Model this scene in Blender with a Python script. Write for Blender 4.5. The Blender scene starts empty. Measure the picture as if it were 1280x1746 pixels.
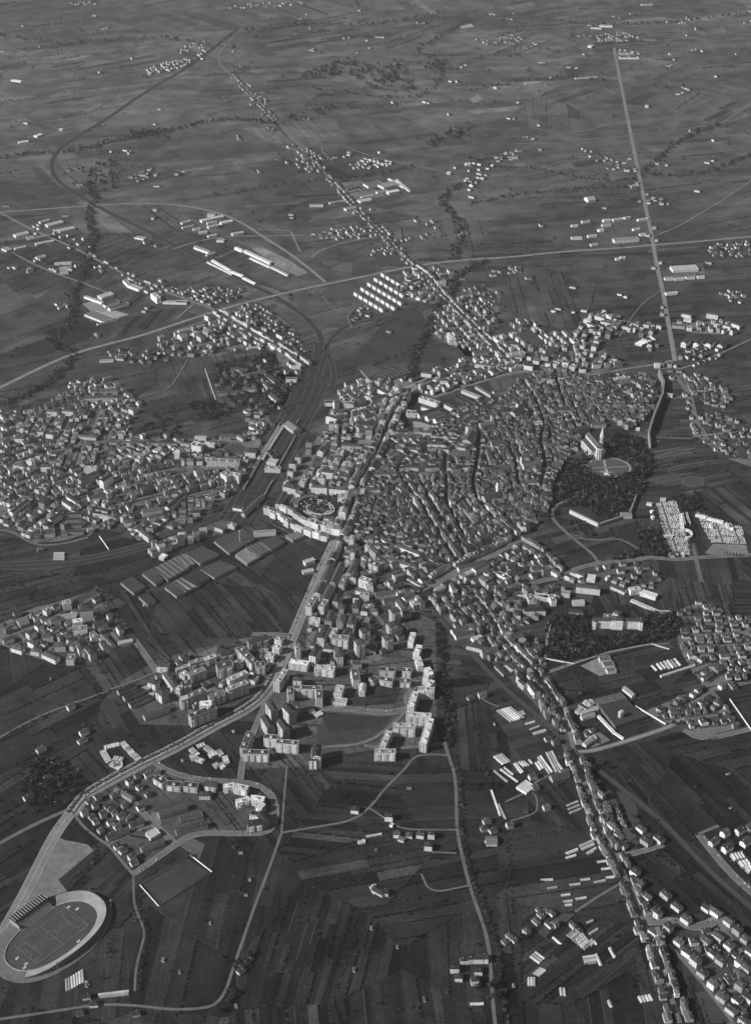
import bpy, math, random, re
import numpy as np
from mathutils import Vector
from mathutils.geometry import tessellate_polygon
random.seed(7); RNG = np.random.default_rng(7)
SC = bpy.context.scene
# ---------------------------------------------------------------- camera, world, sun, exposure
F, TH, CH = 2500.0, math.radians(32), 1840.0          # focal length in photo pixels, pitch below horizontal, height in metres
cam = bpy.data.cameras.new('camera'); camo = bpy.data.objects.new('camera', cam); SC.collection.objects.link(camo)
cam.sensor_fit = 'VERTICAL'; cam.sensor_height = 24; cam.lens = 24 * F / 1746
cam.clip_start = 5; cam.clip_end = 100000
camo.location = (0, 0, CH); camo.rotation_euler = (math.pi / 2 - TH, 0, 0)
SC.camera = camo
SUN_EL, SUN_AZ = math.radians(34), math.radians(22)   # the sun stands to the left and a little behind the camera
w = bpy.data.worlds.new('World'); SC.world = w; w.use_nodes = True
nt = w.node_tree; nt.nodes.clear()
sky = nt.nodes.new('ShaderNodeTexSky'); sky.sky_type = 'NISHITA'; sky.sun_disc = False
sky.sun_elevation = SUN_EL; sky.sun_rotation = math.atan2(-math.cos(SUN_AZ), -math.sin(SUN_AZ)) % (2 * math.pi)
bw = nt.nodes.new('ShaderNodeRGBToBW'); bg = nt.nodes.new('ShaderNodeBackground'); bg.inputs[1].default_value = 0.05
wo = nt.nodes.new('ShaderNodeOutputWorld')
nt.links.new(sky.outputs[0], bw.inputs[0]); nt.links.new(bw.outputs[0], bg.inputs[0]); nt.links.new(bg.outputs[0], wo.inputs[0])
sl = bpy.data.lights.new('sun', 'SUN'); sl.energy = 5.0; sl.angle = math.radians(0.5); sl.color = (1, 1, 1)
so = bpy.data.objects.new('sun', sl); SC.collection.objects.link(so)
so.rotation_euler = Vector((math.cos(SUN_AZ) * math.cos(SUN_EL), math.sin(SUN_AZ) * math.cos(SUN_EL), -math.sin(SUN_EL))).to_track_quat('-Z', 'Y').to_euler()
SC.view_settings.view_transform = 'Standard'; SC.view_settings.look = 'None'; SC.view_settings.exposure = 0.28; SC.view_settings.gamma = 1
HAZE = 5.0e-5
# ---------------------------------------------------------------- plan coordinates
def G(px, py, h=0.0):
    """ground plan point (metres) of a point surveyed on the photograph, at height h"""
    x = px - 640.0; y = py - 873.0
    t = (CH - h) / (F * math.sin(TH) + y * math.cos(TH))
    return (x * t, (F * math.cos(TH) - y * math.sin(TH)) * t)
def PX(x, y):
    c, s = math.cos(TH), math.sin(TH)
    d = y * c + CH * s; v = -y * s + CH * c
    return (640 + F * x / d, 873 + F * v / d, d)
def Gs(s, o=(0, 0), k=1.0, h=0.0):
    return [G(o[0] + float(a.split(',')[0]) / k, o[1] + float(a.split(',')[1]) / k, h) for a in s.split()]
# ---------------------------------------------------------------- materials
MATS = {}
def nd(t, kind, **kw):
    n = t.nodes.new(kind)
    for k, v in kw.items(): setattr(n, k, v)
    return n
def mth(t, op, a, b=None, c=None):
    n = t.nodes.new('ShaderNodeMath'); n.operation = op
    for i, v in enumerate((a, b, c)):
        if v is None: continue
        if isinstance(v, (int, float)): n.inputs[i].default_value = v
        else: t.links.new(v, n.inputs[i])
    return n.outputs[0]
def noise(t, vec, scale, detail=3.0, rough=0.6):
    n = t.nodes.new('ShaderNodeTexNoise'); n.inputs['Scale'].default_value = scale
    n.inputs['Detail'].default_value = detail; n.inputs['Roughness'].default_value = rough
    if vec is not None: t.links.new(vec, n.inputs['Vector'])
    return n.outputs[0]
def mat(name, fn, rough=0.9, spec=0.2):
    if name in MATS: return MATS[name]
    m = bpy.data.materials.new(name); m.use_nodes = True; t = m.node_tree
    b = t.nodes['Principled BSDF']; b.inputs['Roughness'].default_value = rough
    b.inputs['Specular IOR Level'].default_value = spec
    t.links.new(fn(t), b.inputs['Base Color'])
    MATS[name] = m; return m
def tone_noise(tone, amp, scale, scale2=None, coord='Object', rnd=0.0):
    """a grey of its own with blotches and, per object, a small shift"""
    def fn(t):
        tc = nd(t, 'ShaderNodeTexCoord'); vec = tc.outputs[coord]
        n = noise(t, vec, scale)
        f = mth(t, 'MULTIPLY_ADD', mth(t, 'SUBTRACT', n, 0.5), 2 * amp, 1.0)
        if scale2:
            n2 = noise(t, vec, scale2, 2)
            f = mth(t, 'MULTIPLY', f, mth(t, 'MULTIPLY_ADD', mth(t, 'SUBTRACT', n2, 0.5), 2 * amp, 1.0))
        if rnd:
            oi = nd(t, 'ShaderNodeObjectInfo')
            f = mth(t, 'MULTIPLY', f, mth(t, 'MULTIPLY_ADD', oi.outputs['Random'], 2 * rnd, 1.0 - rnd))
        return mth(t, 'MAXIMUM', mth(t, 'MULTIPLY', f, tone), 0.004)
    return fn
def simple(name, tone, amp=0.35, scale=0.05, scale2=None, rnd=0.0, rough=0.9, coord='Object'):
    return mat(name, tone_noise(tone, amp, scale, scale2, coord, rnd), rough)
def wall_fn(tone, style):
    """rendered wall with window openings (style 0: plain windows, 1: loggia bands, 2: blank) laid out in metres by UV"""
    def fn(t):
        uv = nd(t, 'ShaderNodeUVMap'); sp = nd(t, 'ShaderNodeSeparateXYZ'); t.links.new(uv.outputs[0], sp.inputs[0])
        oi = nd(t, 'ShaderNodeObjectInfo'); tc = nd(t, 'ShaderNodeTexCoord')
        base = mth(t, 'MULTIPLY', tone, mth(t, 'MULTIPLY_ADD', oi.outputs['Random'], 0.3, 0.85))
        base = mth(t, 'MULTIPLY', base, mth(t, 'MULTIPLY_ADD', noise(t, tc.outputs['Object'], 0.22, 4, .7), 1.3, 0.35))
        if style == 2: return base
        fu = mth(t, 'FRACT', mth(t, 'DIVIDE', sp.outputs[0], 3.4 if style == 0 else 5.2))
        fv = mth(t, 'FRACT', mth(t, 'DIVIDE', sp.outputs[1], 3.15))
        a, b_, c, d = ((0.3, 0.68, 0.3, 0.78) if style == 0 else (0.22, 0.86, 0.36, 0.96))
        m = mth(t, 'MULTIPLY', mth(t, 'MULTIPLY', mth(t, 'GREATER_THAN', fu, a), mth(t, 'LESS_THAN', fu, b_)),
                mth(t, 'MULTIPLY', mth(t, 'GREATER_THAN', fv, c), mth(t, 'LESS_THAN', fv, d)))
        m = mth(t, 'MULTIPLY', m, mth(t, 'GREATER_THAN', sp.outputs[1], 0.0))
        return mth(t, 'ADD', mth(t, 'MULTIPLY', base, mth(t, 'SUBTRACT', 1.0, m)), mth(t, 'MULTIPLY', m, 0.035))
    return fn
WT = {'white': 0.76, 'pale': 0.56, 'cream': 0.4, 'grey': 0.25, 'dark': 0.13}
def wallm(tone, style): return mat('wall_%s_%d' % (tone, style), wall_fn(WT[tone], style))
RT = {'dark': 0.035, 'brown': 0.055, 'tile': 0.08, 'greyish': 0.13, 'shed': 0.3, 'light': 0.29, 'white': 0.52}
def roofm(tone): return simple('roof_' + tone, RT[tone], 0.45, 0.12, 0.9, rnd=0.35)
# ---------------------------------------------------------------- mesh collecting
class MB:
    def __init__(s): s.v = []; s.f = []; s.m = []; s.uv = []; s.mats = []; s.col = []
    def mi(s, m):
        if m not in s.mats: s.mats.append(m)
        return s.mats.index(m)
    def face(s, pts, m, uv=None, col=None):
        i = len(s.v); s.v.extend(pts); s.f.append(tuple(range(i, i + len(pts)))); s.m.append(s.mi(m))
        s.uv.append(uv if uv else [(p[0], p[1]) for p in pts]); s.col.append(col)
    def wallq(s, a, b, z0, z1, m, u0=0.0):
        L = math.hypot(b[0] - a[0], b[1] - a[1])
        s.face([(a[0], a[1], z0), (b[0], b[1], z0), (b[0], b[1], z1), (a[0], a[1], z1)], m,
               [(u0, z0), (u0 + L, z0), (u0 + L, z1), (u0, z1)])
    def prism(s, poly, z0, z1, mw, mt, cap=True, bottom=False):
        n = len(poly); u = 0
        for i in range(n):
            a, b = poly[i], poly[(i + 1) % n]; s.wallq(a, b, z0, z1, mw, u); u += math.hypot(b[0] - a[0], b[1] - a[1])
        if cap: s.face([(p[0], p[1], z1) for p in poly], mt)
        if bottom: s.face([(p[0], p[1], z0) for p in reversed(poly)], mt)
    def box(s, cx, cy, a, L, W, z0, z1, mw, mt=None, bottom=False):
        s.prism(rect(cx, cy, a, L, W), z0, z1, mw, mt or mw, bottom=bottom)
    def build(s, name, parent=None, tone=False):
        me = bpy.data.meshes.new(name)
        me.from_pydata(s.v, [], s.f)
        for m in s.mats: me.materials.append(m)
        me.polygons.foreach_set('material_index', s.m)
        ul = me.uv_layers.new(name='UVMap'); flat = [c for f in s.uv for p in f for c in p]
        ul.data.foreach_set('uv', flat)
        if tone:
            at = me.attributes.new('tone', 'FLOAT', 'FACE'); at.data.foreach_set('value', [c if c is not None else 1.0 for c in s.col])
        o = bpy.data.objects.new(name, me); SC.collection.objects.link(o)
        if parent: o.parent = parent
        return o
def rect(cx, cy, a, L, W):
    c, s = math.cos(a), math.sin(a)
    return [(cx + c * x - s * y, cy + s * x + c * y) for x, y in ((-L/2, -W/2), (L/2, -W/2), (L/2, W/2), (-L/2, W/2))]
def struct(o): o['kind'] = 'structure'; return o
def stuff(o, label=None, cat=None):
    o['kind'] = 'stuff'
    if label: o['label'] = label; o['category'] = cat
    return o
THINGS = []     # (object, noun phrase, category, group, x, y)
def reg(o, look, cat, group, x, y, fixed=None):
    o['category'] = cat
    if group: o['group'] = group
    if fixed: o['label'] = fixed
    else: THINGS.append((o, look, x, y))
    return o
def empty(name, x, y, z=0, a=0):
    o = bpy.data.objects.new(name, None); SC.collection.objects.link(o); o.location = (x, y, z); o.rotation_euler = (0, 0, a); return o
# ---------------------------------------------------------------- plane geometry
def clip(poly, a, b, c):
    out = []; n = len(poly)
    for i in range(n):
        p, q = poly[i], poly[(i + 1) % n]
        dp = a * p[0] + b * p[1] - c; dq = a * q[0] + b * q[1] - c
        if dp <= 0: out.append(p)
        if (dp < 0 < dq) or (dq < 0 < dp):
            t = dp / (dp - dq); out.append((p[0] + t * (q[0] - p[0]), p[1] + t * (q[1] - p[1])))
    return out
def area(p): return 0.5 * sum(p[i][0] * p[(i + 1) % len(p)][1] - p[(i + 1) % len(p)][0] * p[i][1] for i in range(len(p)))
def cen(p): return (sum(q[0] for q in p) / len(p), sum(q[1] for q in p) / len(p))
def inpoly(x, y, P):
    r = False; n = len(P); j = n - 1
    for i in range(n):
        if (P[i][1] > y) != (P[j][1] > y) and x < (P[j][0] - P[i][0]) * (y - P[i][1]) / (P[j][1] - P[i][1]) + P[i][0]: r = not r
        j = i
    return r
def ext(poly, a):
    c, s = math.cos(a), math.sin(a); U = [p[0] * c + p[1] * s for p in poly]; V = [-p[0] * s + p[1] * c for p in poly]
    return min(U), max(U), min(V), max(V)
def smooth(P, n=2):
    for _ in range(n):
        Q = [P[0]]
        for a, b in zip(P[:-1], P[1:]):
            Q += [(a[0] * .75 + b[0] * .25, a[1] * .75 + b[1] * .25), (a[0] * .25 + b[0] * .75, a[1] * .25 + b[1] * .75)]
        Q.append(P[-1]); P = Q
    return P
def offset(P, d):
    out = []
    for i in range(len(P)):
        a = P[max(0, i - 1)]; b = P[min(len(P) - 1, i + 1)]; L = math.hypot(b[0] - a[0], b[1] - a[1]) or 1
        nx, ny = -(b[1] - a[1]) / L, (b[0] - a[0]) / L; out.append((P[i][0] + nx * d, P[i][1] + ny * d))
    return out
def strip(mb, P, w, z, m, o=0.0):
    A = offset(P, o + w / 2); B = offset(P, o - w / 2); u = 0
    for i in range(len(P) - 1):
        L = math.hypot(P[i+1][0] - P[i][0], P[i+1][1] - P[i][1])
        mb.face([(B[i][0], B[i][1], z), (B[i+1][0], B[i+1][1], z), (A[i+1][0], A[i+1][1], z), (A[i][0], A[i][1], z)], m,
                [(u, 0), (u + L, 0), (u + L, w), (u, w)]); u += L
def walk(P, step):
    """points and headings every step metres along a polyline"""
    out = []; d = step / 2; acc = 0
    for a, b in zip(P[:-1], P[1:]):
        L = math.hypot(b[0] - a[0], b[1] - a[1]); h = math.atan2(b[1] - a[1], b[0] - a[0])
        while d < acc + L:
            t = (d - acc) / L; out.append((a[0] + t * (b[0] - a[0]), a[1] + t * (b[1] - a[1]), h)); d += step
        acc += L
    return out
# occupancy raster, 2.5 m cells
RX0, RY0, RC = -2800.0, 1200.0, 2.5
OCC = np.zeros((2800, 2240), np.uint8)    # [y, x] covers 5600 x 7000 m
def _win(poly):
    xs = [p[0] for p in poly]; ys = [p[1] for p in poly]
    i0 = max(0, int((min(xs) - RX0) / RC)); i1 = min(OCC.shape[1], int((max(xs) - RX0) / RC) + 2)
    j0 = max(0, int((min(ys) - RY0) / RC)); j1 = min(OCC.shape[0], int((max(ys) - RY0) / RC) + 2)
    if i1 <= i0 or j1 <= j0: return None
    X, Y = np.meshgrid(RX0 + (np.arange(i0, i1) + .5) * RC, RY0 + (np.arange(j0, j1) + .5) * RC)
    ins = np.zeros(X.shape, bool); n = len(poly); j = n - 1
    for i in range(n):
        (xi, yi), (xj, yj) = poly[i], poly[j]
        if yi != yj: ins ^= ((yi > Y) != (yj > Y)) & (X < (xj - xi) * (Y - yi) / (yj - yi) + xi)
        j = i
    return i0, i1, j0, j1, ins
def block(poly, val=1):
    r = _win(poly)
    if r: i0, i1, j0, j1, ins = r; OCC[j0:j1, i0:i1][ins] = val
def occ(poly):
    r = _win(poly)
    if not r: return 1.0
    i0, i1, j0, j1, ins = r; n = ins.sum()
    return 0.0 if n == 0 else float((OCC[j0:j1, i0:i1][ins] > 0).sum()) / n
def occpt(x, y):
    i = int((x - RX0) / RC); j = int((y - RY0) / RC)
    return OCC[j, i] if 0 <= i < OCC.shape[1] and 0 <= j < OCC.shape[0] else 0
def blockline(P, w):
    for a, b in zip(P[:-1], P[1:]):
        L = math.hypot(b[0] - a[0], b[1] - a[1])
        if L > 0: block(rect((a[0] + b[0]) / 2, (a[1] + b[1]) / 2, math.atan2(b[1] - a[1], b[0] - a[0]), L + w * .5, w))
def voronoi(seeds, bound, near=26):
    S = np.array(seeds); cells = []
    for k in range(len(S)):
        d = ((S - S[k]) ** 2).sum(1); idx = np.argsort(d)[1:near]
        p = bound(S[k]) if callable(bound) else list(bound)
        for j in idx:
            a = S[j] - S[k]; m = (S[j] + S[k]) / 2
            p = clip(p, a[0], a[1], a[0] * m[0] + a[1] * m[1])
            if len(p) < 3: break
        cells.append(p)
    return cells
# ================================================================ THE SETTING: roads, railways, fields
# (width m, kind, points surveyed on the photo); kinds: m main road, s street, d dirt lane, r railway, p path, t ditch
ROADS = [
 (28,'m','122,1388 134,1370 150,1352 230,1308 300,1275 370,1235 420,1210 452,1185 472,1150'),
 (22,'m','472,1150 490,1110 505,1070 520,1035 535,1000 550,965 565,935 572,918'),
 (8,'d','0,1438 60,1405 125,1377'),
 (22,'m','132,1372 95,1420 65,1480 40,1530 12,1580 0,1605'),
 (10,'s','262,1298 285,1315 330,1328 380,1332 430,1335 460,1350 471,1375 468,1400 458,1420 410,1422 360,1420 325,1424 300,1440 265,1465 228,1490'),
 (5,'s','122,1380 140,1408 170,1432 185,1440 205,1465 228,1492'),
 (4,'d','228,1490 228,1540 240,1570 248,1590 240,1620 232,1650 230,1690'),
 (9,'s','228,1368 262,1405 300,1440'),(7,'s','185,1440 225,1420 262,1405'),
 (5,'d','480,1420 463,1470 440,1530 415,1600 395,1660 385,1690 370,1712 345,1720 290,1722 240,1715 170,1712 90,1725 0,1738'),
 (5,'d','480,1420 540,1410 600,1400 630,1378 660,1340 690,1312 705,1290 730,1286 762,1288'),
 (6,'d','758,1268 765,1290 775,1320 778,1360 778,1415 790,1470 800,1510 812,1545 828,1590 835,1630 838,1690 845,1760'),
 (4,'d','630,1378 655,1395 670,1405 690,1415 778,1415'),(4,'d','735,1453 778,1455'),
 (4,'d','480,1420 483,1380 487,1330 490,1300'),(4,'d','718,1490 733,1524 800,1510'),
 (12,'r','730,1032 745,1052 800,1110 850,1165 912,1218 975,1275 1040,1330 1130,1400 1200,1478 1280,1548 1340,1600'),
 (8,'s','798,1007 831,1045 855,1092 892,1127 915,1152 937,1182 960,1223 972,1255 981,1295 997,1339 1012,1386 1028,1432 1047,1460 1064,1490 1092,1561 1111,1607 1123,1643 1139,1687 1158,1745'),
 (9,'s','745,950 770,970 798,1007'),
 (10,'m','985,1282 1010,1281 1080,1260 1140,1240 1165,1225'),(9,'s','1165,1245 1195,1263 1280,1243'),
 (12,'s','1190,1422 1212,1450 1245,1490 1290,1530'),(6,'s','1190,1422 1225,1408'),
 (9,'s','1048,1460 1085,1455 1130,1440'),(14,'s','1100,1572 1150,1570 1190,1585 1235,1560'),(8,'s','1225,1575 1280,1645'),
 (6,'s','1140,1610 1200,1680 1250,1746'),(5,'d','980,1555 1020,1528 1060,1505'),
 (4,'d','860,1368 910,1345 918,1380 905,1390 870,1400'),(4,'d','818,1190 835,1200 850,1205'),
 (5,'d','905,1340 925,1325 955,1320'),
 (14,'s','700,1010 725,1003 760,980 800,965 850,940 885,922'),(14,'s','885,922 850,948 800,972 740,1003'),
 (9,'s','885,922 925,945 945,975 985,990'),
 (10,'s','900,998 925,990 960,985 975,972 1010,962 1050,958 1085,955 1105,950 1150,955 1200,950 1290,946'),
 (8,'s','985,838 975,850 945,862 938,880 955,900 985,925 1010,945 1020,960'),
 (6,'d','985,918 1020,922 1050,918 1070,925 1100,945'),
 (8,'a','690,672 684,684 676,700 664,717 653,749 642,775 627,802 608,834 600,870 585,905 576,918'),
 (9,'a','759,775 757,807 762,826 758,852 770,879 781,897 791,919'),
 (9,'a','816,722 816,765 812,791 804,828 810,850 828,876 855,897 879,918'),
 (8,'a','866,765 879,791 882,823 887,834'),
 (9,'a','889,648 900,664 913,685 929,727 919,749 927,781 929,802 919,834'),
 (9,'a','740,755 717,770 690,785 677,800 680,812 696,836 714,855 727,879 743,905 754,924 775,955'),
 (8,'a','640,805 680,807 757,809 812,806 879,800'),(8,'a','722,834 733,855 748,880 765,905 785,930'),
 (8,'a','640,745 700,745 760,752 816,765 866,765'),(8,'a','945,630 955,680 975,720 985,745'),
 (9,'m','560,706 600,698 648,688 688,672 706,656 738,640 760,655 791,661 839,645 892,630 930,640 1014,640 1060,630 1116,622 1145,615'),
 (9,'s','738,678 791,661'),
 (14,'s','576,918 545,912 510,897 480,878 462,872'),(10,'s','545,745 540,770 520,800 505,830 492,860 470,873'),
 (13,'m','1150,616 1145,586 1137,543 1129,494 1119,455 1113,415 1096,335 1077,240 1062,165 1046,82'),
 (7,'m','1046,82 1150,78 1290,64'),(7,'m','900,215 960,232 1040,212 1075,207'),(7,'m','880,245 935,246 1000,238 1078,231 1160,222 1230,210 1290,195'),
 (7,'m','1230,210 1290,170'),
 (13,'m','-20,670 0,662 60,632 120,605 180,588 245,572 300,553 380,527 440,511 500,497 560,484 620,472 700,455 780,444 860,440 950,430 1050,424 1113,418 1180,413 1300,402'),
 (12,'m','-20,364 60,358 170,350 240,347 310,350 370,362 410,378 450,405 490,430 530,460 555,482'),
 (9,'m','0,362 60,395 110,415 145,432 200,462 240,480 285,500 330,515 370,530 410,555 450,580 500,605 522,625'),
 (7,'m','5,420 40,442 90,465 140,482 190,502'),(6,'d','165,425 200,412 230,405'),
 (7,'m','295,425 350,408 400,403'),(8,'m','400,403 470,403 520,401'),(7,'m','440,392 470,393 496,394 500,405 512,430'),
 (7,'m','870,620 858,605 825,572 799,549 769,518 755,504 731,471 694,448 666,415 655,403 615,363 581,326 548,289 518,259 467,202 447,181 400,134 365,100 400,62'),
 (6,'m','548,275 567,268 567,278 540,248 585,248 605,257'),(6,'m','605,257 650,272 670,275 720,285 765,296'),(7,'m','655,403 600,410 550,425 530,440'),
 (6,'m','1152,628 1165,629 1221,606 1290,574'),(9,'s','1150,640 1173,670 1181,694 1185,720 1195,741'),
 (6,'m','1110,405 1160,385 1200,360 1250,330 1290,300'),(5,'d','1055,575 1090,520 1129,494'),(6,'d','500,500 545,493 560,520 580,535'),
 (6,'d','60,232 105,220 185,175 205,145 240,130 300,115 355,92'),(5,'d','0,128 35,105 60,70'),
 (7,'s','-10,905 20,905 62,932 110,928 150,917'),(10,'s','230,1092 250,1120 268,1146'),
 (5,'d','268,1146 240,1158 200,1172 160,1188 110,1205 60,1225 0,1258'),(10,'s','430,1082 470,1082 495,1085'),
 (6,'s','-10,1072 40,1055 80,1035'),(6,'d','-10,1093 35,1112 95,1130'),
 (14,'s','545,1208 600,1210 660,1218 700,1208'),(9,'s','700,1208 690,1190 705,1175 710,1160'),(8,'s','545,1275 620,1270 660,1245 680,1225 700,1208'),
 (8,'s','620,1272 680,1278 762,1268'),(9,'s','410,1330 415,1290 440,1230 455,1195'),
 (6,'d','935,1145 985,1128 1045,1112 1100,1100 1140,1098'),(6,'s','935,1060 930,1110 928,1135'),
 (6,'d','250,745 300,765 340,760'),(5,'d','235,680 265,670 290,665 320,615'),(4,'d','350,630 362,675'),
 (8,'s','35,790 110,765 175,752 330,750 420,755'),(7,'s','110,830 135,760 160,700 145,665'),(7,'s','60,900 110,860 180,830 260,805 330,800 400,800'),
 (7,'s','150,915 200,870 260,850 330,850 385,835'),(7,'s','200,870 230,830 240,800'),(7,'s','180,745 170,790 200,830'),
 (6,'d','1095,745 1140,748 1180,749'),(5,'d','1100,786 1140,772 1185,765'),
 (6,'m','300,545 330,520'),(6,'d','600,560 590,535 640,505'),
]
mroad = simple('asphalt_road', 0.18, 0.5, 0.03, 0.25); mstreet = simple('asphalt_street', 0.13, 0.5, 0.05, 0.25)
mdirt = simple('dirt_lane', 0.12, 0.5, 0.05, 0.5); mpath = simple('pale_path', 0.28, 0.25, 0.05)
mline = simple('road_paint', 0.6, 0.2, 0.5); mballast = simple('railway_ballast', 0.035, 0.6, 0.03, 0.3)
mpaving = simple('dark_stone_paving', 0.055, 0.3, 0.1); mrail = simple('rail_steel', 0.2, 0.2, 0.5, rough=0.5); mkerb = simple('kerb_stone', 0.2, 0.2, 0.3)  # alley paving carries the shade of the narrow streets in its dark colour
mditch = simple('ditch', 0.018, 0.3, 0.1)
RL = []; SEG = []
b_main, b_str, b_dirt, b_rail, b_mark, b_kerb = MB(), MB(), MB(), MB(), MB(), MB()
for k, (wd, kd, s) in enumerate(ROADS):
    P = smooth(Gs(s)); RL.append((wd, kd, P))
    for a, b in zip(P[:-1], P[1:]): SEG.append(((a[0] + b[0]) / 2, (a[1] + b[1]) / 2, math.atan2(b[1] - a[1], b[0] - a[0])))
    z = 0.30 + 0.012 * k
    if kd == 'm':
        strip(b_main, P, wd, z, mroad)
        if wd > 9: strip(b_mark, P, 0.5, z + .25, mline)
        if wd > 12 and wd < 25:
            strip(b_mark, P, 0.4, z + .25, mline, wd / 2 - .8); strip(b_mark, P, 0.4, z + .25, mline, -wd / 2 + .8)
    elif kd == 's':
        strip(b_str, P, wd, z, mstreet)
        if wd > 8:
            for sgn in (1, -1): strip(b_kerb, P, 1.6, z + .14, mkerb, sgn * (wd / 2 + .8))
    elif kd == 'a': strip(b_str, P, wd, z, mpaving)
    elif kd == 'd': strip(b_dirt, P, wd, z, mdirt)
    elif kd == 'r':
        strip(b_rail, P, wd, z, mballast)
        for o in (-3.0, -1.4, 1.4, 3.0): strip(b_rail, P, 0.3, z + .3, mrail, o)
    blockline(P, wd + (3 if kd in 'mr' else 1))
# verges and trees' median of the broad avenue
AV = RL[0][2]; mgrass = simple('grass_verge', 0.045, 0.5, 0.03, 0.4)
strip(b_main, AV, 4.5, 0.9, mgrass, 5.5); strip(b_main, AV, 1.6, 0.9, mgrass, -4.5)
strip(b_mark, AV, .4, 1.0, mline, 1.0); strip(b_mark, AV, .4, 1.0, mline, 11.2)
SEGA = np.array(SEG)
def road_dir(x, y):
    d = (SEGA[:, 0] - x) ** 2 + (SEGA[:, 1] - y) ** 2; i = int(d.argmin()); return SEGA[i, 2], math.sqrt(d[i])
# railways: polylines of the track beds
RAILS = [
 (86,'402,890 432,840 458,795 478,760 497,725 516,690 532,652'),
 (38,'532,652 540,630 547,606 549,585'),
 (15,'549,585 544,568 528,547 502,526 459,499 417,481 353,446 305,422 240,388 175,357 130,330 100,310 88,290 90,270 108,247 180,205 250,155 330,110 385,65 410,45'),
 (11,'549,600 556,592 566,576 581,561 608,550 659,542 717,530 750,516'),
 (12,'566,660 571,643 565,618 558,598'),
 (28,'406,884 390,874 342,895 300,914 266,926 199,944 133,958 50,964 -20,966'),
]
b_yard = MB(); mtrack = simple('oily_sleepers', 0.018, 0.3, 0.2); mpale = simple('cinder_walkway', 0.085, 0.5, 0.03, 0.3)
for wd, s in RAILS:
    P = smooth(Gs(s)); strip(b_yard, P, wd, 0.22, mballast); [strip(b_yard, P, 2.5, 0.3, mpale, sg * (wd / 2 + 1.4)) for sg in (1, -1)]; blockline(P, wd + 4)
    for a, b in zip(P[:-1], P[1:]): SEG.append(((a[0] + b[0]) / 2, (a[1] + b[1]) / 2, math.atan2(b[1] - a[1], b[0] - a[0])))
    n = max(2, int(wd / 6.5))
    for i in range(n):
        o = (i - (n - 1) / 2) * (wd - 5) / max(1, n - 1) + (random.uniform(-.8, .8) if n > 3 else 0)
        strip(b_yard, P, 2.8, 0.42, mtrack, o)
        for r in (-.75, .75): strip(b_yard, P, 0.16, 0.6, mrail, o + r)
        if n > 3 and i % 3 == 1: strip(b_yard, P, 2.2, 0.48, mpale, o + 3.2)
struct(b_main.build('road')); struct(b_str.build('street')); struct(b_dirt.build('lane')); struct(b_rail.build('railway')); struct(b_mark.build('road_marking'))
struct(b_kerb.build('pavement')); struct(b_yard.build('railway_yard'))
# ---------------------------------------------------------------- farmland
def field_mat(t):
    at = nd(t, 'ShaderNodeAttribute', attribute_name='tone'); uv = nd(t, 'ShaderNodeUVMap'); sp = nd(t, 'ShaderNodeSeparateXYZ')
    t.links.new(uv.outputs[0], sp.inputs[0]); tc = nd(t, 'ShaderNodeTexCoord'); ob = tc.outputs['Object']
    big = noise(t, ob, 0.0016, 4); mid = noise(t, ob, 0.012, 5, 0.65); fine = noise(t, ob, 0.16, 3, 0.7)
    # furrows: long streaks along the strip
    mp = nd(t, 'ShaderNodeMapping'); mp.inputs['Scale'].default_value = (0.012, 0.32, 1); t.links.new(uv.outputs[0], mp.inputs[0])
    fur = noise(t, mp.outputs[0], 1.0, 3, 0.6)
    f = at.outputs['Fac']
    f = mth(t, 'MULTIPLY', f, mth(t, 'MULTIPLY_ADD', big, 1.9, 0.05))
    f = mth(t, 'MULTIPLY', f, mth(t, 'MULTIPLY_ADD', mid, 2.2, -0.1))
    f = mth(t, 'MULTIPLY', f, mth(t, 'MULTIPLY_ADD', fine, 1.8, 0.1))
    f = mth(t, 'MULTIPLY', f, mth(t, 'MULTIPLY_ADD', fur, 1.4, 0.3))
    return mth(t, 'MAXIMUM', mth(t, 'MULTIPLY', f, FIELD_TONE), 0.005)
FIELD_TONE = 0.026
mfield = mat('farmland_soil', field_mat, 1.0, 0.05)
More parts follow.
